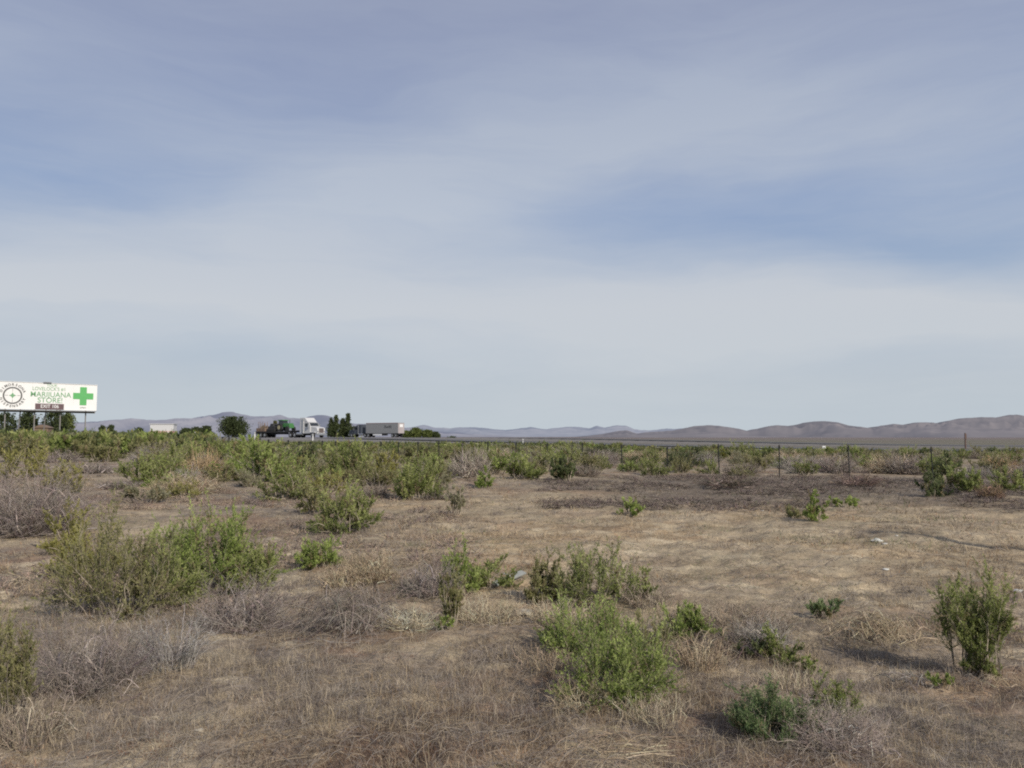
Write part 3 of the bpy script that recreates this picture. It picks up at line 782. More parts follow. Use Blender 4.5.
# ------------------------------------------------------------------ billboard
M_face = mat_plain('billboard_white', (.80, .80, .79), .6, 0, .05, .6)
M_green = mat_plain('sign_green', (.11, .42, .13), .5, 0, .06, 1)
M_text = mat_plain('sign_green_letters', (.16, .36, .18), .5, 0, .06, 1)
M_brown = mat_plain('sign_brown', (.12, .075, .08), .5, 0, .1, 1)
M_dkgrey = mat_plain('sign_dark_grey', (.12, .12, .12), .5, 0, .1, 1)
M_beam = mat_plain('weathered_beam', (.23, .22, .21), .8, .1, .2, 2)
def text(parent, s, size, loc, mat, width=None, off=.0, rot=0, name='lettering'):
    cu = bpy.data.curves.new(name, 'FONT'); cu.body = s; cu.size = size; cu.align_x = 'CENTER'; cu.align_y = 'CENTER'; cu.extrude = .01; cu.offset = off
    cu.materials.append(mat)
    o = add_obj(name, cu, parent); o.location = loc; o.rotation_euler = (math.pi/2, rot, 0)
    bpy.context.view_layer.update()
    if width:
        d = o.dimensions.x
        if d > 0: o.scale = (width/d, 1, 1)
    me = bpy.data.meshes.new_from_object(o.evaluated_get(bpy.context.evaluated_depsgraph_get()))
    if not me.materials: me.materials.append(mat)
    q = add_obj(name, me, parent); q.location = o.location; q.rotation_euler = o.rotation_euler; q.scale = o.scale
    bpy.data.objects.remove(o); return q
def make_billboard():
    R_ = pt(96.3, 411, 135); L_ = pt(-3.5, 408.5, 125)
    d = Vector((R_.x-L_.x, R_.y-L_.y, 0)); W = d.length; H = 4.33
    zb = (R_.z+L_.z)/2; gz = hz(L_.x, L_.y)
    root = empty('billboard', (L_.x, L_.y, gz), 'long white roadside billboard with green cross and green lettering on thin posts', 'billboard', rz=math.atan2(d.y, d.x))
    b = zb-gz
    MB().box((W/2, 0, b+H/2), (W, .22, H)).build('panel', M_face, root)
    sm_ = MB()
    for k in range(1, 12): sm_.box((W*k/12, -.1115, b+H/2), (.018, .006, H-.02))
    sm_.build('panel_seams', mat_plain('seam_grey', (.6, .6, .59), .6), root)
    MB().box((W/2, -.03, b+H+.03), (W+.1, .34, .06)).build('top_trim', M_wmark, root)
    MB().box((W/2, -.5, b-.16), (W-.6, 1.0, .1)).box((W/2, .18, b-.3), (W-.3, .18, .3)).build('catwalk', M_beam, root)
    def X(px): return (px+3)/100.5*W*(1+.03*(1-(px+3)/100.5))-.28
    y0 = -.115
    for px in (7, 35, 61, 88):
        x = X(px)
        MB().box((x, .12, (b+.4)/2), (.16, .16, b+.4-.0)).build('post', M_beam, root)
    for px in (22, 47): MB().rod((X(px), 1.9, .3), (X(px), .2, b+1.2), .09, 6).build('brace', M_beam, root)
    for px in (46,): MB().box((X(px), -.4, b+H+.12), (1.2, .12, .1)).build('lamp_bracket', M_beam, root)
    cx, cz = X(84.3), b+2.4
    MB().prism([(cx-.52, cz-1.52), (cx+.52, cz-1.52), (cx+.52, cz-.52), (cx+1.55, cz-.52), (cx+1.55, cz+.52), (cx+.52, cz+.52), (cx+.52, cz+1.52), (cx-.52, cz+1.52), (cx-.52, cz+.52), (cx-1.55, cz+.52), (cx-1.55, cz-.52), (cx-.52, cz-.52)], y0-.03, y0+.0).build('green_cross', M_green, root)
    text(root, 'OPEN', .34, (cx, y0-.012, b+.45), M_dkgrey, .9)
    tx = X(49.5)
    text(root, 'YOUR', .55, (X(51), y0-.012, b+3.98), M_text, 1.5)
    text(root, "LOVELOCK'S #1", .80, (X(48.5), y0-.012, b+3.38), M_text, 4.7, .0)
    text(root, 'MARIJUANA', 1.18, (X(50.3), y0-.012, b+2.45), M_text, 5.9, .008)
    text(root, 'STORE!', 1.18, (X(49.8), y0-.012, b+1.52), M_text, 3.6, .008)
    bx = (X(35)+X(64))/2
    MB().box((bx, y0-.02, b+.52), (X(64)-X(35), .04, .95)).build('brown_banner', M_brown, root)
    text(root, 'EXIT 106', .78, (bx, y0-.055, b+.54), M_wmark, 2.6, .005)
    lx, lz = X(13), b+2.17
    MB().ring((lx, 0, lz), 1.14, 1.36, y0-.03, y0+.0).build('logo_ring', M_dkgrey, root)
    MB().prism([(lx, lz+.5), (lx-.16, lz+.16), (lx-.5, lz), (lx-.16, lz-.16), (lx, lz-.5), (lx+.16, lz-.16), (lx+.5, lz), (lx+.16, lz+.16)], y0-.03, y0).build('logo_star', M_text, root)
    m = MB()
    for a in range(4):
        c, s = math.cos(a*math.pi/2), math.sin(a*math.pi/2); m.box((lx+c*.85, y0-.01, lz+s*.85), (.05+.4*abs(c), .02, .05+.4*abs(s)))
    m.build('logo_ticks', M_dkgrey, root)
    for s, a0, a1, flip in (('DIMORSONA', 157, 23, 0), ('DISPENSARY', 200, 340, 1)):
        for i, ch in enumerate(s):
            a = math.radians(a0+(a1-a0)*i/(len(s)-1)); r = 1.72
            rot = (math.pi/2-a) if not flip else (-math.pi/2-a)
            text(root, ch, .56, (lx+r*math.cos(a), y0-.012, lz+r*math.sin(a)), M_dkgrey, None, .015, rot, 'logo_letter')
make_billboard()

# ------------------------------------------------------------------ trucks
M_tyre = mat_plain('tyre_rubber', (.03, .03, .03), .9, 0, .2, 8)
M_rim = mat_plain('wheel_metal', (.5, .5, .5), .4, .7, .1, 8)
M_glass = mat_plain('dark_glass', (.03, .035, .04), .1, 0, .1, 2)
M_chrome = mat_plain('chrome', (.6, .6, .6), .25, .9, .05, 3)
M_dark = mat_plain('dark_frame', (.04, .04, .04), .7, .2, .2, 4)
M_brownm = mat_plain('brown_load', (.20, .14, .10), .85, 0, .35, 2)
M_mach = mat_plain('machine_green', (.06, .20, .06), .5, 0, .15, 2)
M_redm = mat_plain('red_paint', (.45, .20, .18), .5, 0, .15, 2)
M_grille = mat_plain('grille_dark', (.16, .13, .12), .5, .3, .2, 6)
M_trl = mat_plain('trailer_grey', (.30, .30, .30), .5, .1, .08, .8)
M_dkcab = mat_plain('dark_blue_cab', (.07, .08, .10), .4, .1, .15, 2)
M_yel = mat_plain('pale_yellow', (.4, .36, .2), .5, 0, .1, 2)
def wheel(parent, x, y, r=.52, w=.3):
    sg = 1 if y > 0 else -1
    t = MB().rod((x, y-w/2, r), (x, y+w/2, r), r, 18).build('wheel', M_tyre, parent)
    MB().rod((x, y+sg*(w/2), r), (x, y+sg*(w/2+.02), r), r*.55, 14).build('rim', M_rim, t)
def tractor(root, x0, body, fairing, tall=3.95):
    """nose at x0 pointing +x"""
    X = lambda d: x0-d
    MB().prism([(X(.25), .75), (X(.1), 1.0), (X(.12), 1.75), (X(.35), 1.98), (X(2.0), 2.25), (X(2.0), .75)], -1.0, 1.0).build('hood', body, root, .08)
    MB().prism([(X(2.0), .8), (X(2.0), 2.25), (X(2.45), 3.0), (X(3.9), 3.05), (X(3.9), .8)], -1.18, 1.18).build('cab', body, root, .06)
    MB().box((X(4.5), 0, 2.0), (1.2, 2.44, 2.4)).build('sleeper', body, root, .06)
    MB().prism([(X(2.7), 3.05), (X(3.6), tall), (X(5.1), tall+.02), (X(5.1), 3.22), (X(3.9), 3.06)], -1.15, 1.15).build('roof_fairing', fairing, root, .06)
    MB().prism([(X(2.02), 2.3), (X(2.40), 2.93), (X(2.44), 2.93), (X(2.06), 2.3)], -1.05, 1.05).build('windshield', M_glass, root, loc=(.02, 0, .0))
    for sy in (-1, 1):
        MB().box((X(3.0), sy*1.19, 2.5), (1.1, .02, .65)).build('side_window', M_glass, root)
        MB().box((X(2.25), sy*1.42, 2.35), (.12, .28, .7)).build('mirror', M_chrome, root)
        MB().rod((X(4.0), sy*1.3, .9), (X(4.0), sy*1.3, 3.9), .085, 8).build('exhaust_stack', M_chrome, root)
        MB().rod((X(4.2), sy*1.08, .75), (X(5.9), sy*1.08, .75), .32, 12).build('fuel_tank', M_chrome, root)
        MB().box((X(.14), sy*.82, 1.2), (.1, .3, .25)).build('headlight', M_chrome, root)
        MB().box((X(1.25), sy*1.08, 1.05), (1.3, .34, .18)).build('fender', body, root, .04)
        wheel(root, X(1.25), sy*1.08)
        for dd in (6.6, 7.9): wheel(root, X(dd), sy*.98, .52, .5)
    MB().box((X(.07), 0, 1.42), (.06, 1.15, .85)).build('grille', M_grille, root)
    MB().box((X(.02), 0, .62), (.3, 2.4, .36)).build('bumper', M_chrome, root, .04)
    MB().box((X(5.5), 0, .82), (6.6, .9, .26)).build('chassis', M_dark, root)
def place(root, px, Y, heading, dz=0):
    p = pt(px, 438, Y); s, d = road_sd(p.x, p.y); root.location = (p.x, p.y, float(road_z(np.array([s]))[0])+.04+dz); root.rotation_euler = (0, 0, heading)
# flatbed truck heading right and towards the camera
hd = math.atan2(RD[1], RD[0])+math.radians(6)
t1 = empty('flatbed_truck', (0, 0, 0), 'white semi truck with tall roof fairing pulling a dark low flatbed trailer', 'truck')
tractor(t1, 0, M_white, M_white, 3.95)
MB().box((-13.5, 0, 1.15), (11.5, 2.5, .22)).box((-8.0, 0, 1.35), (3.0, 2.4, .2)).box((-15, 0, .85), (9, 1.0, .4)).build('flatbed', M_dark, t1)
for sy in (-1, 1):
    for dd in (16.0, 17.3, 18.6): wheel(t1, -dd, sy*1.0, .5, .5)
MB().box((-19.35, 0, .95), (.1, 2.4, .5)).build('tail_bar', M_redm, t1)
place(t1, 321.5, 157, hd)
def onbed(name, label, cat, xo, ob, zoff=1.27):
    r = empty(name, (0, 0, 0), label, cat); c, s = math.cos(hd), math.sin(hd); b = t1.location
    r.location = (b.x+xo*c, b.y+xo*s, b.z+zoff); r.rotation_euler = (0, 0, hd); ob(r)
def tractor_load(r):
    MB().box((0, 0, 1.25), (2.9, 1.1, .8)).box((1.1, 0, 1.0), (1.1, 1.2, .7)).build('engine_hood', M_mach, r, .06)
    MB().box((-1.1, 0, 1.75), (1.3, 1.5, .9), .85).build('cab', M_glass, r)
    MB().box((-1.1, 0, 2.28), (1.5, 1.6, .16)).build('roof', M_mach, r)
    for sy in (-1, 1):
        MB().rod((-1.2, sy*1.0, .8), (-1.2, sy*.65, .8), .8, 18).build('wheel', M_tyre, r); MB().rod((-1.2, sy*1.01, .8), (-1.2, sy*1.03, .8), .42, 12).build('rim', M_yel, r)
        MB().rod((1.25, sy*.95, .5), (1.25, sy*.65, .5), .5, 16).build('wheel', M_tyre, r)
    MB().rod((.6, .3, 1.6), (.6, .3, 2.4), .06, 8).build('exhaust', M_dark, r)
onbed('farm_tractor', 'green farm tractor with yellow rims carried on the flatbed behind the cab', 'tractor', -10.6, tractor_load)
def dark_load(r):
    MB().box((0, 0, .55), (2.2, 1.9, 1.0)).box((-.3, 0, 1.3), (1.2, 1.5, .6), .8).build('body', M_dark, r, .05)
    MB().rod((1.0, .2, .6), (2.0, .2, 1.8), .12, 8).rod((2.0, .2, 1.8), (2.7, .2, .9), .1, 8).build('arm', M_dark, r)
    for sy in (-1, 1): MB().box((0, sy*1.0, .3), (2.6, .35, .55)).build('track', M_tyre, r, .1)
onbed('dark_machine', 'dark low tracked machine at the middle of the flatbed', 'machine', -14.2, dark_load)
def brown_load(r):
    rg = random.Random(8)
    for k in range(3): MB().box((-.9+k*1.0, 0, .35), (.85, 2.0, .7)).build('crate', M_brownm, r, .03)
    m = MB()
    for k in range(14):
        x = rg.uniform(-1.4, 1.4); y = rg.uniform(-.9, .9); m.rod((x, y, .6), (x+rg.uniform(-.4, .4), y, rg.uniform(1.1, 2.1)), .05, 5)
    m.build('bars', M_brownm, r)
onbed('brown_equipment', 'rusty brown frame load with upright bars at the tail of the flatbed', 'machine load', -17.8, brown_load)

# box trailer heading left and away
t2 = empty('box_trailer_truck', (0, 0, 0), 'dark tractor unit hauling a long pale grey box trailer away to the left', 'truck')
tractor(t2, 0, M_dkcab, M_dkcab, 3.6)
MB().box((-13.2, 0, 2.55), (12.4, 2.55, 2.95)).build('box', M_trl, t2, .03)
MB().box((-13.2, 0, 1.0), (12.4, 2.5, .14)).build('trailer_floor', M_dark, t2)
MB().box((-13.2, 1.31, 3.96), (12.3, .04, .08)).box((-13.2, -1.31, 3.96), (12.3, .04, .08)).build('top_rail', M_redm, t2)
MB().box((-19.42, 0, 2.5), (.03, 2.4, 2.8)).build('rear_door', mat_plain('faded_red_door', (.40, .355, .355), .6, 0, .2, 1.4), t2)
MB().box((-19.45, 0, 3.2), (.02, 1.3, .8)).build('rear_panel', M_wmark, t2)
MB().box((-11.5, 1.22, .72), (3.4, .05, .5)).box((-11.5, -1.22, .72), (3.4, .05, .5)).build('side_skirt', M_wmark, t2)
ang2 = math.atan2(-RD[1], -RD[0])+math.radians(7)
for sy in (-1, 1):
    for dd in (17.2, 18.5): wheel(t2, -dd, sy*1.0, .5, .5)
    a = text(t2, 'Swift', 1.1, (-15.6, sy*1.30, 2.9), M_dkgrey, 2.8, .02)
    a.rotation_euler = (math.pi/2, 0, 0 if sy < 0 else math.pi)
place(t2, 351.5, 233, ang2, .0)

# ------------------------------------------------------------------ trees and far things
def tree(px, ybase, ytop, w, Y, label, kind='round', pal='dark', group=None, name='broadleaf_tree', n=2600):
    p = pt(px, ybase, Y); top = pt(px, ytop, Y); z0 = hz(p.x, p.y); H = top.z-z0; R = w/2*Y/F
    root = empty(name, (p.x, p.y, z0), label, 'tree', group)
    rg = np.random.default_rng(nseed())
    parts = []
    trunk_top = H*(.35 if kind == 'round' else .5)
    P = np.array([[[0, 0, -.2], [.05, 0, trunk_top*.5], [0, .05, trunk_top], [.1, 0, H*.7]]]); parts.append(tubes(P, np.array([[.3, .24, .18, .06]])*H/7, np.array([[.16, .13, .11]]), 7))
    k = 16 if kind == 'round' else 12
    ph = rg.uniform(0, 6.28, k); zz = rg.uniform(.2, .7, k)*H
    S = np.stack([0*ph, 0*ph, zz*.7], -1); E = np.stack([np.cos(ph)*R*.7, np.sin(ph)*R*.7, zz+.25*H*(1 if kind == 'round' else 1.0)], -1); E[:, 2] = np.minimum(E[:, 2], H*.9)
    t = np.linspace(0, 1, 4)[None, :, None]; parts.append(tubes(S[:, None]*(1-t)+E[:, None]*t+np.array([0, 0, .3])*t*(1-t), np.full((k, 1), .07*H/7)*np.array([[1.5, 1, .7, .3]]), np.full((k, 3), .15)))
    st = join(parts); add_obj('trunk', np_mesh('trunk', *st[:2], M_twig, st[2]), root)
    # crown: leaf clumps round many centres
    nc = 90; a = rg.uniform(0, 6.28, nc); q = rg.uniform(0, 1, nc)**.45
    if kind == 'round':
        ct = rg.uniform(-.85, 1, nc); cz = H*.56+ct*H*.40; cr = R*.85*np.sqrt(1-np.clip(ct, -1, 1)**2*.92)*q
    else:
        f = rg.uniform(0, 1, nc); cz = H*(.1+.86*f); cr = R*.8*q*np.sqrt(np.clip(1-(f-.28)**2/.55, .03, 1))*np.clip((1-f)*2.2, .12, 1)
    cc = np.stack([np.cos(a)*cr, np.sin(a)*cr, cz], -1); sz = R*rg.uniform(.12, .30, nc)
    ci = rg.integers(0, nc, n); pos = cc[ci]+rg.normal(0, 1, (n, 3))*sz[ci][:, None]*(.65 if kind == 'round' else np.array([.55, .55, 1.3]))
    pos[:, 2] = np.clip(pos[:, 2], H*.05, H)
    d = unit(rg.normal(0, 1, (n, 3))); l = rg.uniform(.5, 1.2, (n, 1))*.40*max(1, Y/220); sd = unit(np.cross(d, rg.normal(0, 1, (n, 3))))*l*.4
    V = np.stack([pos, pos+d*l*.5+sd, pos+d*l, pos+d*l*.5-sd], 1).reshape(-1, 3)
    p0, p1, p2 = PAL[pal]; v = np.clip(rg.uniform(0, 1, (nc, 1))[ci]*.5+rg.uniform(0, .5, (n, 1)), 0, 1); C = p0*.8+(p1*1.0-p0*.8)*v
    add_obj('crown', np_mesh('crown', V, np.arange(len(V)).reshape(-1, 4), M_leaf, np.repeat(C, 4, 0)), root)
tree(233.5, 436, 417, 31, 225, 'round dark green tree standing alone left of the flatbed truck', 'round', 'dark', n=9000)
tree(331, 438, 418, 9, 330, 'short slim poplar, leftmost of the four poplars', 'tall', 'dark', name='poplar_tree')
tree(336, 438, 415.5, 9, 330, 'tall slim poplar, second from the left of the four poplars', 'tall', 'dark', name='poplar_tree')
tree(342.5, 438, 419, 10, 335, 'stout poplar, third from the left of the four poplars', 'tall', 'dark', name='poplar_tree')
tree(347.8, 438, 414, 11, 335, 'tallest poplar with pointed top, rightmost of the four', 'tall', 'dark', name='poplar_tree')
tree(353, 438, 427, 12, 330, 'low dark tree at the right foot of the poplars', 'round', 'dark')
for px, yt, w, lab in ((186, 428.5, 13, 'low dark tree, leftmost of the row beside the white shed'), (196, 427.5, 14, 'dark tree in the middle of the row beside the white shed'), (206, 426.5, 15, 'tallest dark tree of the row beside the white shed'), (139, 428, 8, 'small dark tree left of the white shed')):
    tree(px, 436, yt, w, 240, lab, 'round', 'dark', n=3000)
for px, yt, w, lab in ((407, 431.5, 11, 'low green tree just right of the box trailer'), (416, 428.5, 14, 'fuller green tree, second right of the box trailer'), (427, 430.5, 13, 'green tree, third right of the box trailer'), (435.5, 432.5, 9, 'small dark tree at the right end of the row by the box trailer')):
    tree(px, 439, yt, w, 300, lab, 'round', 'green' if px < 430 else 'dark', n=3200)
tree(28, 434, 411, 18, 165, 'dark tree seen under the middle of the billboard', 'round', 'dark', n=2600)
tree(6, 434, 413, 24, 170, 'dark tree under the left end of the billboard', 'round', 'dark', n=2200)
tree(54, 434, 411.5, 26, 165, 'green tree behind the third billboard post', 'round', 'dark', n=3200)
tree(67, 434, 413.5, 18, 168, 'thin crowned tree under the right part of the billboard', 'round', 'green', n=1500)
tree(102, 434, 426, 8, 170, 'small dark tree just right of the billboard', 'round', 'dark', n=1200)
tree(111, 434, 425.5, 8, 170, 'second small dark tree right of the billboard', 'round', 'dark', n=1200)
tree(275, 438, 420.5, 5, 240, 'thin olive tree rising behind the tail of the flatbed', 'round', 'olive', n=900)
tree(264, 438, 426, 9, 240, 'brownish low tree behind the tail of the flatbed', 'round', 'grey', n=900)
tree(452, 442, 437, 10, 260, 'low bush like tree on the horizon right of the tree row', 'round', 'dark', n=900)

# white shed
M_roofr = mat_plain('pale_roof', (.62, .55, .52), .7, 0, .1, 2)
def shed():
    p = pt(163.5, 433, 205); z = hz(p.x, p.y); r = empty('white_shed', (p.x, p.y, z), 'small white flat roofed building with a red lower wall on the horizon', 'building', rz=.2)
    top = pt(163.5, 424.3, 205).z-z
    MB().box((0, 0, top*.5+.55), (5.6, 4, top-1.1)).build('wall', M_white, r)
    MB().box((0, 0, .875), (5.75, 4.15, 1.75)).build('lower_wall', mat_plain('pale_red_paint', (.55, .30, .27), .6, 0, .1, 2), r)
    MB().box((0, 0, top+.06), (6.0, 4.4, .14)).build('roof', M_white, r)
    for k in (-1.4, 1.4): MB().box((k, -2.09, .9), (1.1, .04, 1.5)).build('door', M_roofr, r)
shed()
# small rusty shack and sign under the billboard
def shack():
    p = pt(43, 434, 150); z = hz(p.x, p.y); r = empty('rusty_trailer', (p.x, p.y, z), 'low rusty red and cream hut seen between the billboard posts', 'hut', rz=.15)
    MB().box((0, 0, 1.3), (2.6, 2.2, 2.6)).build('wall', M_brownm, r)
    MB().prism([(-1.5, 2.6), (1.5, 2.6), (0, 3.2)], -1.3, 1.3).build('roof', M_brownm, r)
    MB().box((.4, -1.12, 1.6), (.8, .04, .7)).build('window', M_glass, r)
shack()

# ------------------------------------------------------------------ litter and board
M_board = mat_plain('weathered_board', (.27, .28, .26), .85, 0, .25, 14)
M_litter = mat_plain('white_litter', (.56, .56, .52), .6, 0, .12, 20)
M_stone = mat_plain('pale_stone', (.36, .32, .25), .9, 0, .25, 12)
def board():
    a = Vector(gp(494, 588)); b = Vector(gp(524, 577)); d = b-a
    r = empty('weathered_board', a.lerp(b, .5)+Vector((0, 0, .05)), 'grey weathered board lying between the green side bush and the olive shrub', 'board', rz=math.atan2(d.y, d.x))
    L = d.length
    o = MB().box((0, 0, 0), (L*.98, .085, .02)).build('plank', M_board, r, .003); o.rotation_euler = (math.radians(20), math.radians(-5), 0)
    o = MB().box((L*.36, .05, .03), (L*.3, .10, .018)).build('broken_end', M_board, r, .003); o.rotation_euler = (.3, .2, .5)
board()
def slab():
    x, y, z = gp(524, 615); MBo = MB().box((0, 0, .02), (.2, .14, .035), .9).build('flat_stone', M_stone, None, .008); MBo.location = (x, y, z+.01); MBo.rotation_euler = (.05, .1, .3)
    tag(MBo, 'flat grey stone in the dry grass below the weathered board', 'stone')
slab()
def crumple(px, py, s, label, seed, mat, name='litter', cat='litter', flat=.5):
    x, y, z = gp(px, py); rg = np.random.default_rng(seed)
    import bmesh
    bm = bmesh.new(); bmesh.ops.create_icosphere(bm, subdivisions=3, radius=1)
    for v in bm.verts:
        n = fbm(np.array([v.co.x*1.6+seed]), np.array([v.co.y*1.6+v.co.z*2.1]), seed, 3)[0]
        v.co = v.co*(.45+.95*n); v.co.z *= flat
    me = bpy.data.meshes.new(name); bm.to_mesh(me); bm.free(); me.materials.append(mat)
    o = add_obj(name, me, loc=(x, y, z+s*flat*.5)); o.scale = (s*1.5, s, s); tag(o, label, cat)
crumple(877, 542, .07, 'larger white crumpled litter scrap in the clearing at right', 3, M_litter)
crumple(885, 544.5, .035, 'smaller white scrap right beside the larger crumpled one', 4, M_litter)
crumple(886, 570, .03, 'single white scrap below the pair of litter scraps', 5, M_litter)
crumple(897, 536, .018, 'tiny white scrap by the thin shadow line above the litter pair', 6, M_litter)
crumple(1018, 592, .04, 'pale scrap at the right edge beside the vase shaped shrub', 9, M_litter)
crumple(762, 511, .035, 'tiny white scrap far back in the clearing below the fence', 12, M_litter)
crumple(200, 733, .024, 'pale stone with a dark side in the left foreground', 7, M_stone, 'stone', 'stone', .8)
crumple(155, 718, .018, 'pale flat stone left of the darker sided stone in the foreground', 8, M_stone, 'stone', 'stone', .5)
crumple(298, 675, .007, 'tiny white pebble in the dark weeds of the foreground', 10, M_litter, 'pebble', 'pebble')
crumple(92, 617, .014, 'small white stone under the olive shrub at left', 11, M_litter, 'pebble', 'pebble')

# ------------------------------------------------------------------ hills
def mat_hill(name, c1, c2, haze, k):
    m, nt, N, L = mat_new(name)
    out = N.new('ShaderNodeOutputMaterial'); b = N.new('ShaderNodeBsdfPrincipled'); tc = N.new('ShaderNodeTexCoord')
    no = N.new('ShaderNodeTexNoise'); no.inputs['Scale'].default_value = .0016; no.inputs['Detail'].default_value = 10; no.inputs['Roughness'].default_value = .68
    L.new(tc.outputs['Object'], no.inputs['Vector'])
    rp = N.new('ShaderNodeMapRange'); rp.inputs['From Min'].default_value = .35; rp.inputs['From Max'].default_value = .65; L.new(no.outputs['Fac'], rp.inputs['Value'])
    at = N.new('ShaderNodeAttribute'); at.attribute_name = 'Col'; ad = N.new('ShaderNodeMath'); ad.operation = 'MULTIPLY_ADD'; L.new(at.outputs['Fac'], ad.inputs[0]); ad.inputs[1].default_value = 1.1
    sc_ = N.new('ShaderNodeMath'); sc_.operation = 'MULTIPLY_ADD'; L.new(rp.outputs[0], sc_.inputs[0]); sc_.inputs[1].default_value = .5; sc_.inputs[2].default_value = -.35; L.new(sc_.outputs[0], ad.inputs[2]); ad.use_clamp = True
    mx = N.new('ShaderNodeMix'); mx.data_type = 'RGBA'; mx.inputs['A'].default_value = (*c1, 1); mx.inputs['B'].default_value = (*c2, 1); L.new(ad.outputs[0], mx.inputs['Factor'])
    L.new(mx.outputs['Result'], b.inputs['Base Color']); b.inputs['Roughness'].default_value = 1; b.inputs['Specular IOR Level'].default_value = 0
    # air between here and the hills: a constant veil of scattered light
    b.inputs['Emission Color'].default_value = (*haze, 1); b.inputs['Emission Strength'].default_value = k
    L.new(b.outputs[0], out.inputs[0]); return m
def hills(name, prof, D, front, back, mat, amp, seed, sharp=1.6, step=1.0, jag=(9, 1.6)):
    pxs = np.arange(prof[0][0], prof[-1][0], step); yy = np.interp(pxs, [p[0] for p in prof], [p[1] for p in prof])
    ker = np.hanning(5); ker /= ker.sum(); yy = np.convolve(np.pad(yy, 2, mode='edge'), ker, 'valid')
    yy = yy+(fbm(pxs/jag[0], pxs*0, seed+60, 4)-.5)*jag[1]
    crest = np.array([pt(p, y, D).z for p, y in zip(pxs, yy)]); X0 = np.array([pt(p, 437, D).x for p in pxs])
    T = np.concatenate([np.linspace(0, 1, 80), np.linspace(1.02, 2, 30)])
    V = np.zeros((len(T), len(pxs), 3)); K = np.zeros((len(T), len(pxs)))
    for i, t in enumerate(T):
        Y = D-front*(1-t) if t <= 1 else D+back*(t-1)
        X = X0*(Y/D) if t <= 1 else X0
        sh = t**sharp if t <= 1 else (2-t)**1.3
        ridge = 1-np.abs(2*fbm(X/(D*.075)+seed, np.full_like(X, Y)/(D*.16), seed, 5, .42)-1)*1.6
        env = (t*(1-t)*4)**.8 if t <= 1 else 0
        z = crest*sh*(1+0*X)+amp*crest.max()*(ridge-.72)*env*1.25*np.clip(crest/crest.max()*1.4, .1, 1)
        jit = amp*.05*crest.max()*(fbm(X/(D*.012), np.full_like(X, Y)/(D*.012), seed+5, 3)-.5)*min(1, t)
        z = np.minimum(z, (EYE+(crest-EYE)*Y/D)*1.0) if t <= 1 else z
        K[i] = np.clip((ridge-.45)*1.7, 0, 1)*.75+.25*fbm(X/(D*.02), np.full_like(X, Y)/(D*.05), seed+31, 3)  # relief shade painted into the hill colour: gullies dark, ridges pale
        V[i, :, 0] = X; V[i, :, 1] = Y; V[i, :, 2] = np.maximum(z+jit, -8) - (6 if t == 0 or t == 2 else 0)
    n, m = len(T), len(pxs); idx = np.arange(n*m).reshape(n, m)
    Fq = np.stack([idx[:-1, :-1], idx[:-1, 1:], idx[1:, 1:], idx[1:, :-1]], -1).reshape(-1, 4)
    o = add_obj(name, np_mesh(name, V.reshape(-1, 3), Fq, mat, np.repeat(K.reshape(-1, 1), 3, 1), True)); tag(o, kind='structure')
right = [(480, 441), (540, 439), (580, 437.5), (600, 434), (612, 432.5), (627, 430), (637, 433.3), (650, 432), (672, 431), (685, 428), (695, 426), (708, 425.3), (720, 426), (732, 427.5), (749, 431.2), (757, 430), (766, 427), (776, 425.5), (788, 426), (797, 424.5), (805, 422.3), (815, 421), (825, 421), (838, 422.5), (846, 425), (856, 426.7), (873, 428.2), (881, 426), (895, 424), (904, 425), (915, 423), (925, 422.3), (941, 423), (953, 420), (965, 418), (985, 417.3), (996, 418), (1008, 415), (1018, 414.3), (1030, 417), (1050, 418), (1080, 415), (1110, 414), (1150, 420), (1250, 424), (1400, 436)]
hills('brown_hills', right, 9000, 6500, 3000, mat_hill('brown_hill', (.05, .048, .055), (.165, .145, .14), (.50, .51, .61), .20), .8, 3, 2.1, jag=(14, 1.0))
mid = [(330, 436), (385, 432), (405, 428), (415, 426), (424, 424.3), (435, 427.5), (447, 427.8), (470, 427), (487, 428.2), (505, 429.7), (520, 428.5), (531, 427.5), (546, 429.7), (560, 427.5), (575, 427), (589, 428.2), (597, 425.3), (605, 427.6), (617, 425), (626, 425.3), (634, 429), (646, 430.7), (655, 430), (665, 429), (678, 428.3), (692, 430), (710, 431), (740, 432), (800, 437)]
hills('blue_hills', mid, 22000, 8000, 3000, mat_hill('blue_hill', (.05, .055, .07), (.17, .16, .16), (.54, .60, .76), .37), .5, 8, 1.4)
left = [(-260, 430), (-160, 426), (-60, 427), (0, 425), (60, 423), (85, 422), (100, 421), (120, 420), (133, 418.3), (146, 420.3), (165, 420), (180, 418.5), (196, 417.8), (210, 415.3), (222, 412.5), (232, 411.8), (241, 414.3), (251, 416.2), (265, 416.7), (280, 415.3), (290, 417.7), (302, 419), (309, 416.2), (316, 415), (326, 415.2), (334, 418), (346, 421.5), (358, 424.3), (372, 424), (390, 427), (420, 429.5), (460, 433), (520, 437.5)]
hills('violet_range', left, 16000, 6000, 3000, mat_hill('violet_hill', (.04, .04, .055), (.19, .175, .17), (.53, .58, .75), .32), .75, 14, 1.3)

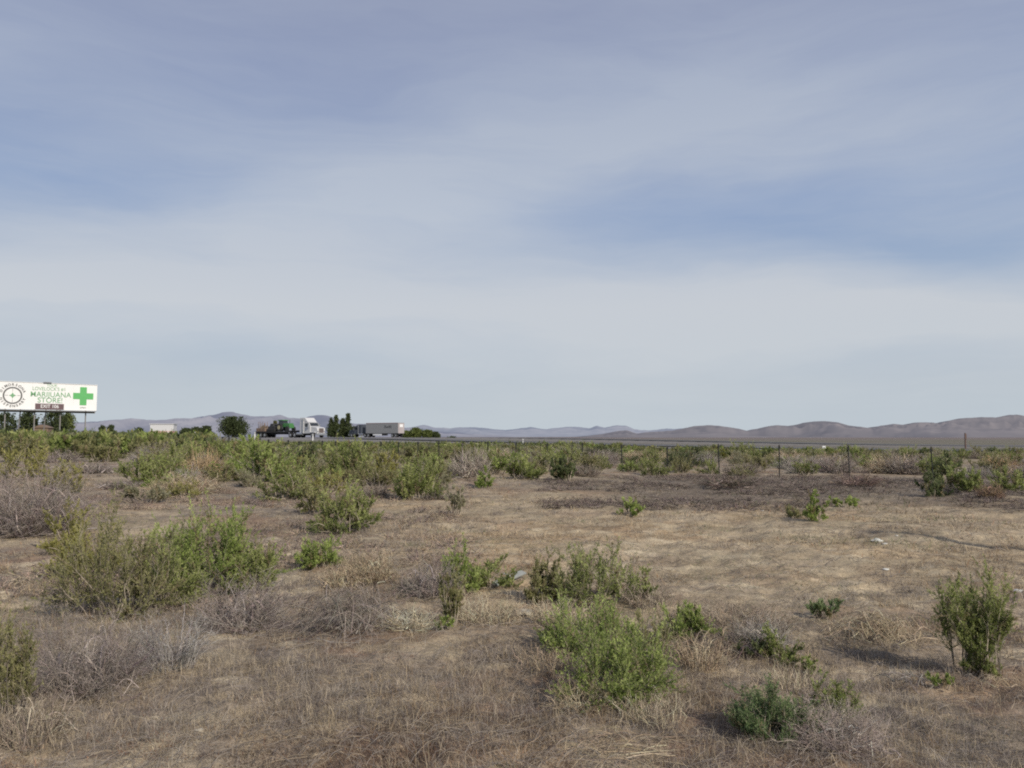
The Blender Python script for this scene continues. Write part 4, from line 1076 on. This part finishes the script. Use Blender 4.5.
# ------------------------------------------------------------------ sky, sun, camera
def srgb(r, g, b):
    f = lambda c: (c/255)/12.92 if c/255 <= .04045 else ((c/255+.055)/1.055)**2.4
    return (f(r), f(g), f(b), 1)
def make_world():
    w = bpy.data.worlds.new('World'); scene.world = w; w.use_nodes = True
    nt = w.node_tree; N = nt.nodes; L = nt.links; N.clear()
    out = N.new('ShaderNodeOutputWorld'); bg = N.new('ShaderNodeBackground')
    tc = N.new('ShaderNodeTexCoord'); sp = N.new('ShaderNodeSeparateXYZ'); L.new(tc.outputs['Generated'], sp.inputs[0])
    def M(op, a, b=None, c=None):
        n = N.new('ShaderNodeMath'); n.operation = op
        for i, v in enumerate((a, b, c)):
            if v is None: continue
            if isinstance(v, (int, float)): n.inputs[i].default_value = v
            else: L.new(v, n.inputs[i])
        return n.outputs[0]
    az = M('ARCTAN2', sp.outputs['X'], sp.outputs['Y']); el = M('ARCSINE', sp.outputs['Z'])
    co = N.new('ShaderNodeCombineXYZ'); L.new(az, co.inputs[0]); L.new(el, co.inputs[1])
    # gentle warp so that the cloud veils have uneven edges
    nz = N.new('ShaderNodeTexNoise'); nz.inputs['Scale'].default_value = 3.2; nz.inputs['Detail'].default_value = 5; nz.inputs['Roughness'].default_value = .5
    mp = N.new('ShaderNodeMapping'); mp.inputs['Scale'].default_value = (1, 2.4, 1); mp.inputs['Rotation'].default_value = (0, 0, -.12); L.new(co.outputs[0], mp.inputs[0]); L.new(mp.outputs[0], nz.inputs['Vector'])
    sb = N.new('ShaderNodeVectorMath'); sb.operation = 'SUBTRACT'; L.new(nz.outputs['Color'], sb.inputs[0]); sb.inputs[1].default_value = (.5, .5, .5)
    sc = N.new('ShaderNodeVectorMath'); sc.operation = 'MULTIPLY'; L.new(sb.outputs[0], sc.inputs[0]); sc.inputs[1].default_value = (.26, .09, 0)
    wp = N.new('ShaderNodeVectorMath'); wp.operation = 'ADD'; L.new(co.outputs[0], wp.inputs[0]); L.new(sc.outputs[0], wp.inputs[1])
    def blob(px, py, sx, sy, rot, amt):
        u = math.atan((px-512)/F); v = math.atan((437-py)/F)*math.cos(u)
        s1 = N.new('ShaderNodeVectorMath'); s1.operation = 'SUBTRACT'; L.new(wp.outputs[0], s1.inputs[0]); s1.inputs[1].default_value = (u, v, 0)
        m2 = N.new('ShaderNodeMapping'); m2.inputs['Rotation'].default_value = (0, 0, -rot); L.new(s1.outputs[0], m2.inputs[0])
        m3 = N.new('ShaderNodeVectorMath'); m3.operation = 'MULTIPLY'; L.new(m2.outputs[0], m3.inputs[0]); m3.inputs[1].default_value = (F/sx, F/sy, 0)
        ln = N.new('ShaderNodeVectorMath'); ln.operation = 'LENGTH'; L.new(m3.outputs[0], ln.inputs[0])
        e = M('POWER', 2.71828, M('MULTIPLY', M('MULTIPLY', ln.outputs['Value'], ln.outputs['Value']), -1.0))
        return M('MULTIPLY', e, amt)
    # streaky cirrus noise
    n2 = N.new('ShaderNodeTexNoise'); n2.inputs['Scale'].default_value = 2.3; n2.inputs['Detail'].default_value = 7; n2.inputs['Roughness'].default_value = .52; n2.inputs['Distortion'].default_value = .4
    mq = N.new('ShaderNodeMapping'); mq.inputs['Rotation'].default_value = (0, 0, -.30); mq.inputs['Scale'].default_value = (.9, 4.2, 1); mq.inputs['Location'].default_value = (3.1, .7, 0)
    L.new(wp.outputs[0], mq.inputs[0]); L.new(mq.outputs[0], n2.inputs['Vector'])
    acc = M('ADD', M('MULTIPLY', M('SUBTRACT', n2.outputs['Fac'], .5), .95), .46)
    n3 = N.new('ShaderNodeTexNoise'); n3.inputs['Scale'].default_value = 5; n3.inputs['Detail'].default_value = 9; n3.inputs['Roughness'].default_value = .62; n3.inputs['Distortion'].default_value = .25
    m4 = N.new('ShaderNodeMapping'); m4.inputs['Rotation'].default_value = (0, 0, -.36); m4.inputs['Scale'].default_value = (.7, 6.5, 1)
    L.new(wp.outputs[0], m4.inputs[0]); L.new(m4.outputs[0], n3.inputs['Vector'])
    acc = M('ADD', acc, M('MULTIPLY', M('SUBTRACT', n3.outputs['Fac'], .5), .55))
    for b in [(80, 150, 190, 62, .10, .34), (330, 20, 300, 60, 0, .06), (900, 232, 230, 36, -.13, .38), (640, 205, 170, 34, .02, .22), (820, 308, 300, 42, -.07, -.5), (570, 120, 330, 60, .16, -.42), (330, 225, 240, 44, .14, -.34), (150, 290, 260, 40, .02, -.25), (840, 85, 300, 50, .08, -.15), (215, 358, 130, 18, 0, .34), (850, 364, 120, 14, 0, .26), (990, 258, 80, 26, -.25, .2), (512, 340, 560, 55, 0, -.34), (740, 60, 120, 22, .3, -.15), (420, 60, 180, 26, .3, .08), (690, 150, 160, 16, .2, .12), (1000, 160, 120, 26, -.1, .12), (250, 205, 160, 18, .12, -.15)]:
        acc = M('ADD', acc, blob(*b))
    cl = N.new('ShaderNodeClamp'); L.new(acc, cl.inputs[0])
    def ramp(stops):
        r = N.new('ShaderNodeValToRGB'); L.new(M('DIVIDE', el, 1.6), r.inputs[0])
        e = r.color_ramp.elements
        while len(e) > 1: e.remove(e[0])
        e[0].position = stops[0][0]/1.6; e[0].color = srgb(*stops[0][1])
        for p, c in stops[1:]:
            x = e.new(p/1.6); x.color = srgb(*c)
        return r.outputs[0]
    veil = ramp([(0.0, (200, 209, 216)), (.06, (200, 207, 214)), (.16, (202, 207, 214)), (.28, (188, 197, 211)), (.42, (173, 183, 202)), (.56, (158, 167, 190)), (1.5, (158, 165, 188))])
    blue = ramp([(0.0, (190, 201, 210)), (.06, (180, 192, 204)), (.16, (166, 183, 205)), (.28, (140, 162, 198)), (.42, (133, 148, 184)), (.56, (131, 140, 172)), (1.5, (112, 130, 170))])
    mx = N.new('ShaderNodeMix'); mx.data_type = 'RGBA'; L.new(cl.outputs[0], mx.inputs['Factor']); L.new(veil, mx.inputs['A']); L.new(blue, mx.inputs['B'])
    sk = N.new('ShaderNodeTexSky'); sk.sky_type = 'NISHITA'; sk.sun_disc = False; sk.sun_elevation = SUN_EL; sk.sun_rotation = math.atan2(SUN_AZ[0], SUN_AZ[1]); sk.dust_density = 2
    sm = N.new('ShaderNodeVectorMath'); sm.operation = 'SCALE'; L.new(sk.outputs[0], sm.inputs[0]); sm.inputs['Scale'].default_value = .08
    m2 = N.new('ShaderNodeMix'); m2.data_type = 'RGBA'; m2.inputs['Factor'].default_value = .93; L.new(sm.outputs[0], m2.inputs['A']); L.new(mx.outputs['Result'], m2.inputs['B'])
    # the veil is written for strength 0.1, like the sky model
    up = N.new('ShaderNodeVectorMath'); up.operation = 'SCALE'; L.new(m2.outputs['Result'], up.inputs[0]); up.inputs['Scale'].default_value = 10
    L.new(up.outputs[0], bg.inputs['Color']); bg.inputs['Strength'].default_value = .1
    L.new(bg.outputs[0], out.inputs[0])
make_world()
sl = bpy.data.lights.new('sun', 'SUN'); sl.energy = 3.8; sl.angle = math.radians(1.0); sl.color = (1, .92, .80)
so = bpy.data.objects.new('sun', sl); COL.objects.link(so)
sd = Vector((SUN_AZ[0]*math.cos(SUN_EL), SUN_AZ[1]*math.cos(SUN_EL), math.sin(SUN_EL)))
so.rotation_euler = sd.to_track_quat('Z', 'Y').to_euler()
cam = bpy.data.cameras.new('camera'); co_ = bpy.data.objects.new('camera', cam); COL.objects.link(co_)
cam.sensor_width = 36; cam.lens = F/1024*36; cam.clip_start = .05; cam.clip_end = 80000
co_.location = (0, 0, EYE); co_.rotation_euler = (math.pi/2+PITCH, 0, 0)
scene.camera = co_
scene.view_settings.view_transform = 'Standard'; scene.view_settings.look = 'None'; scene.view_settings.exposure = 0
scene.render.engine = 'CYCLES'
scene.cycles.filter_width = 2.0
scene.cycles.max_bounces = 5; scene.cycles.diffuse_bounces = 3; scene.cycles.transmission_bounces = 3
scene.cycles.use_denoising = False; scene.cycles.sample_clamp_direct = 6; scene.cycles.sample_clamp_indirect = 3
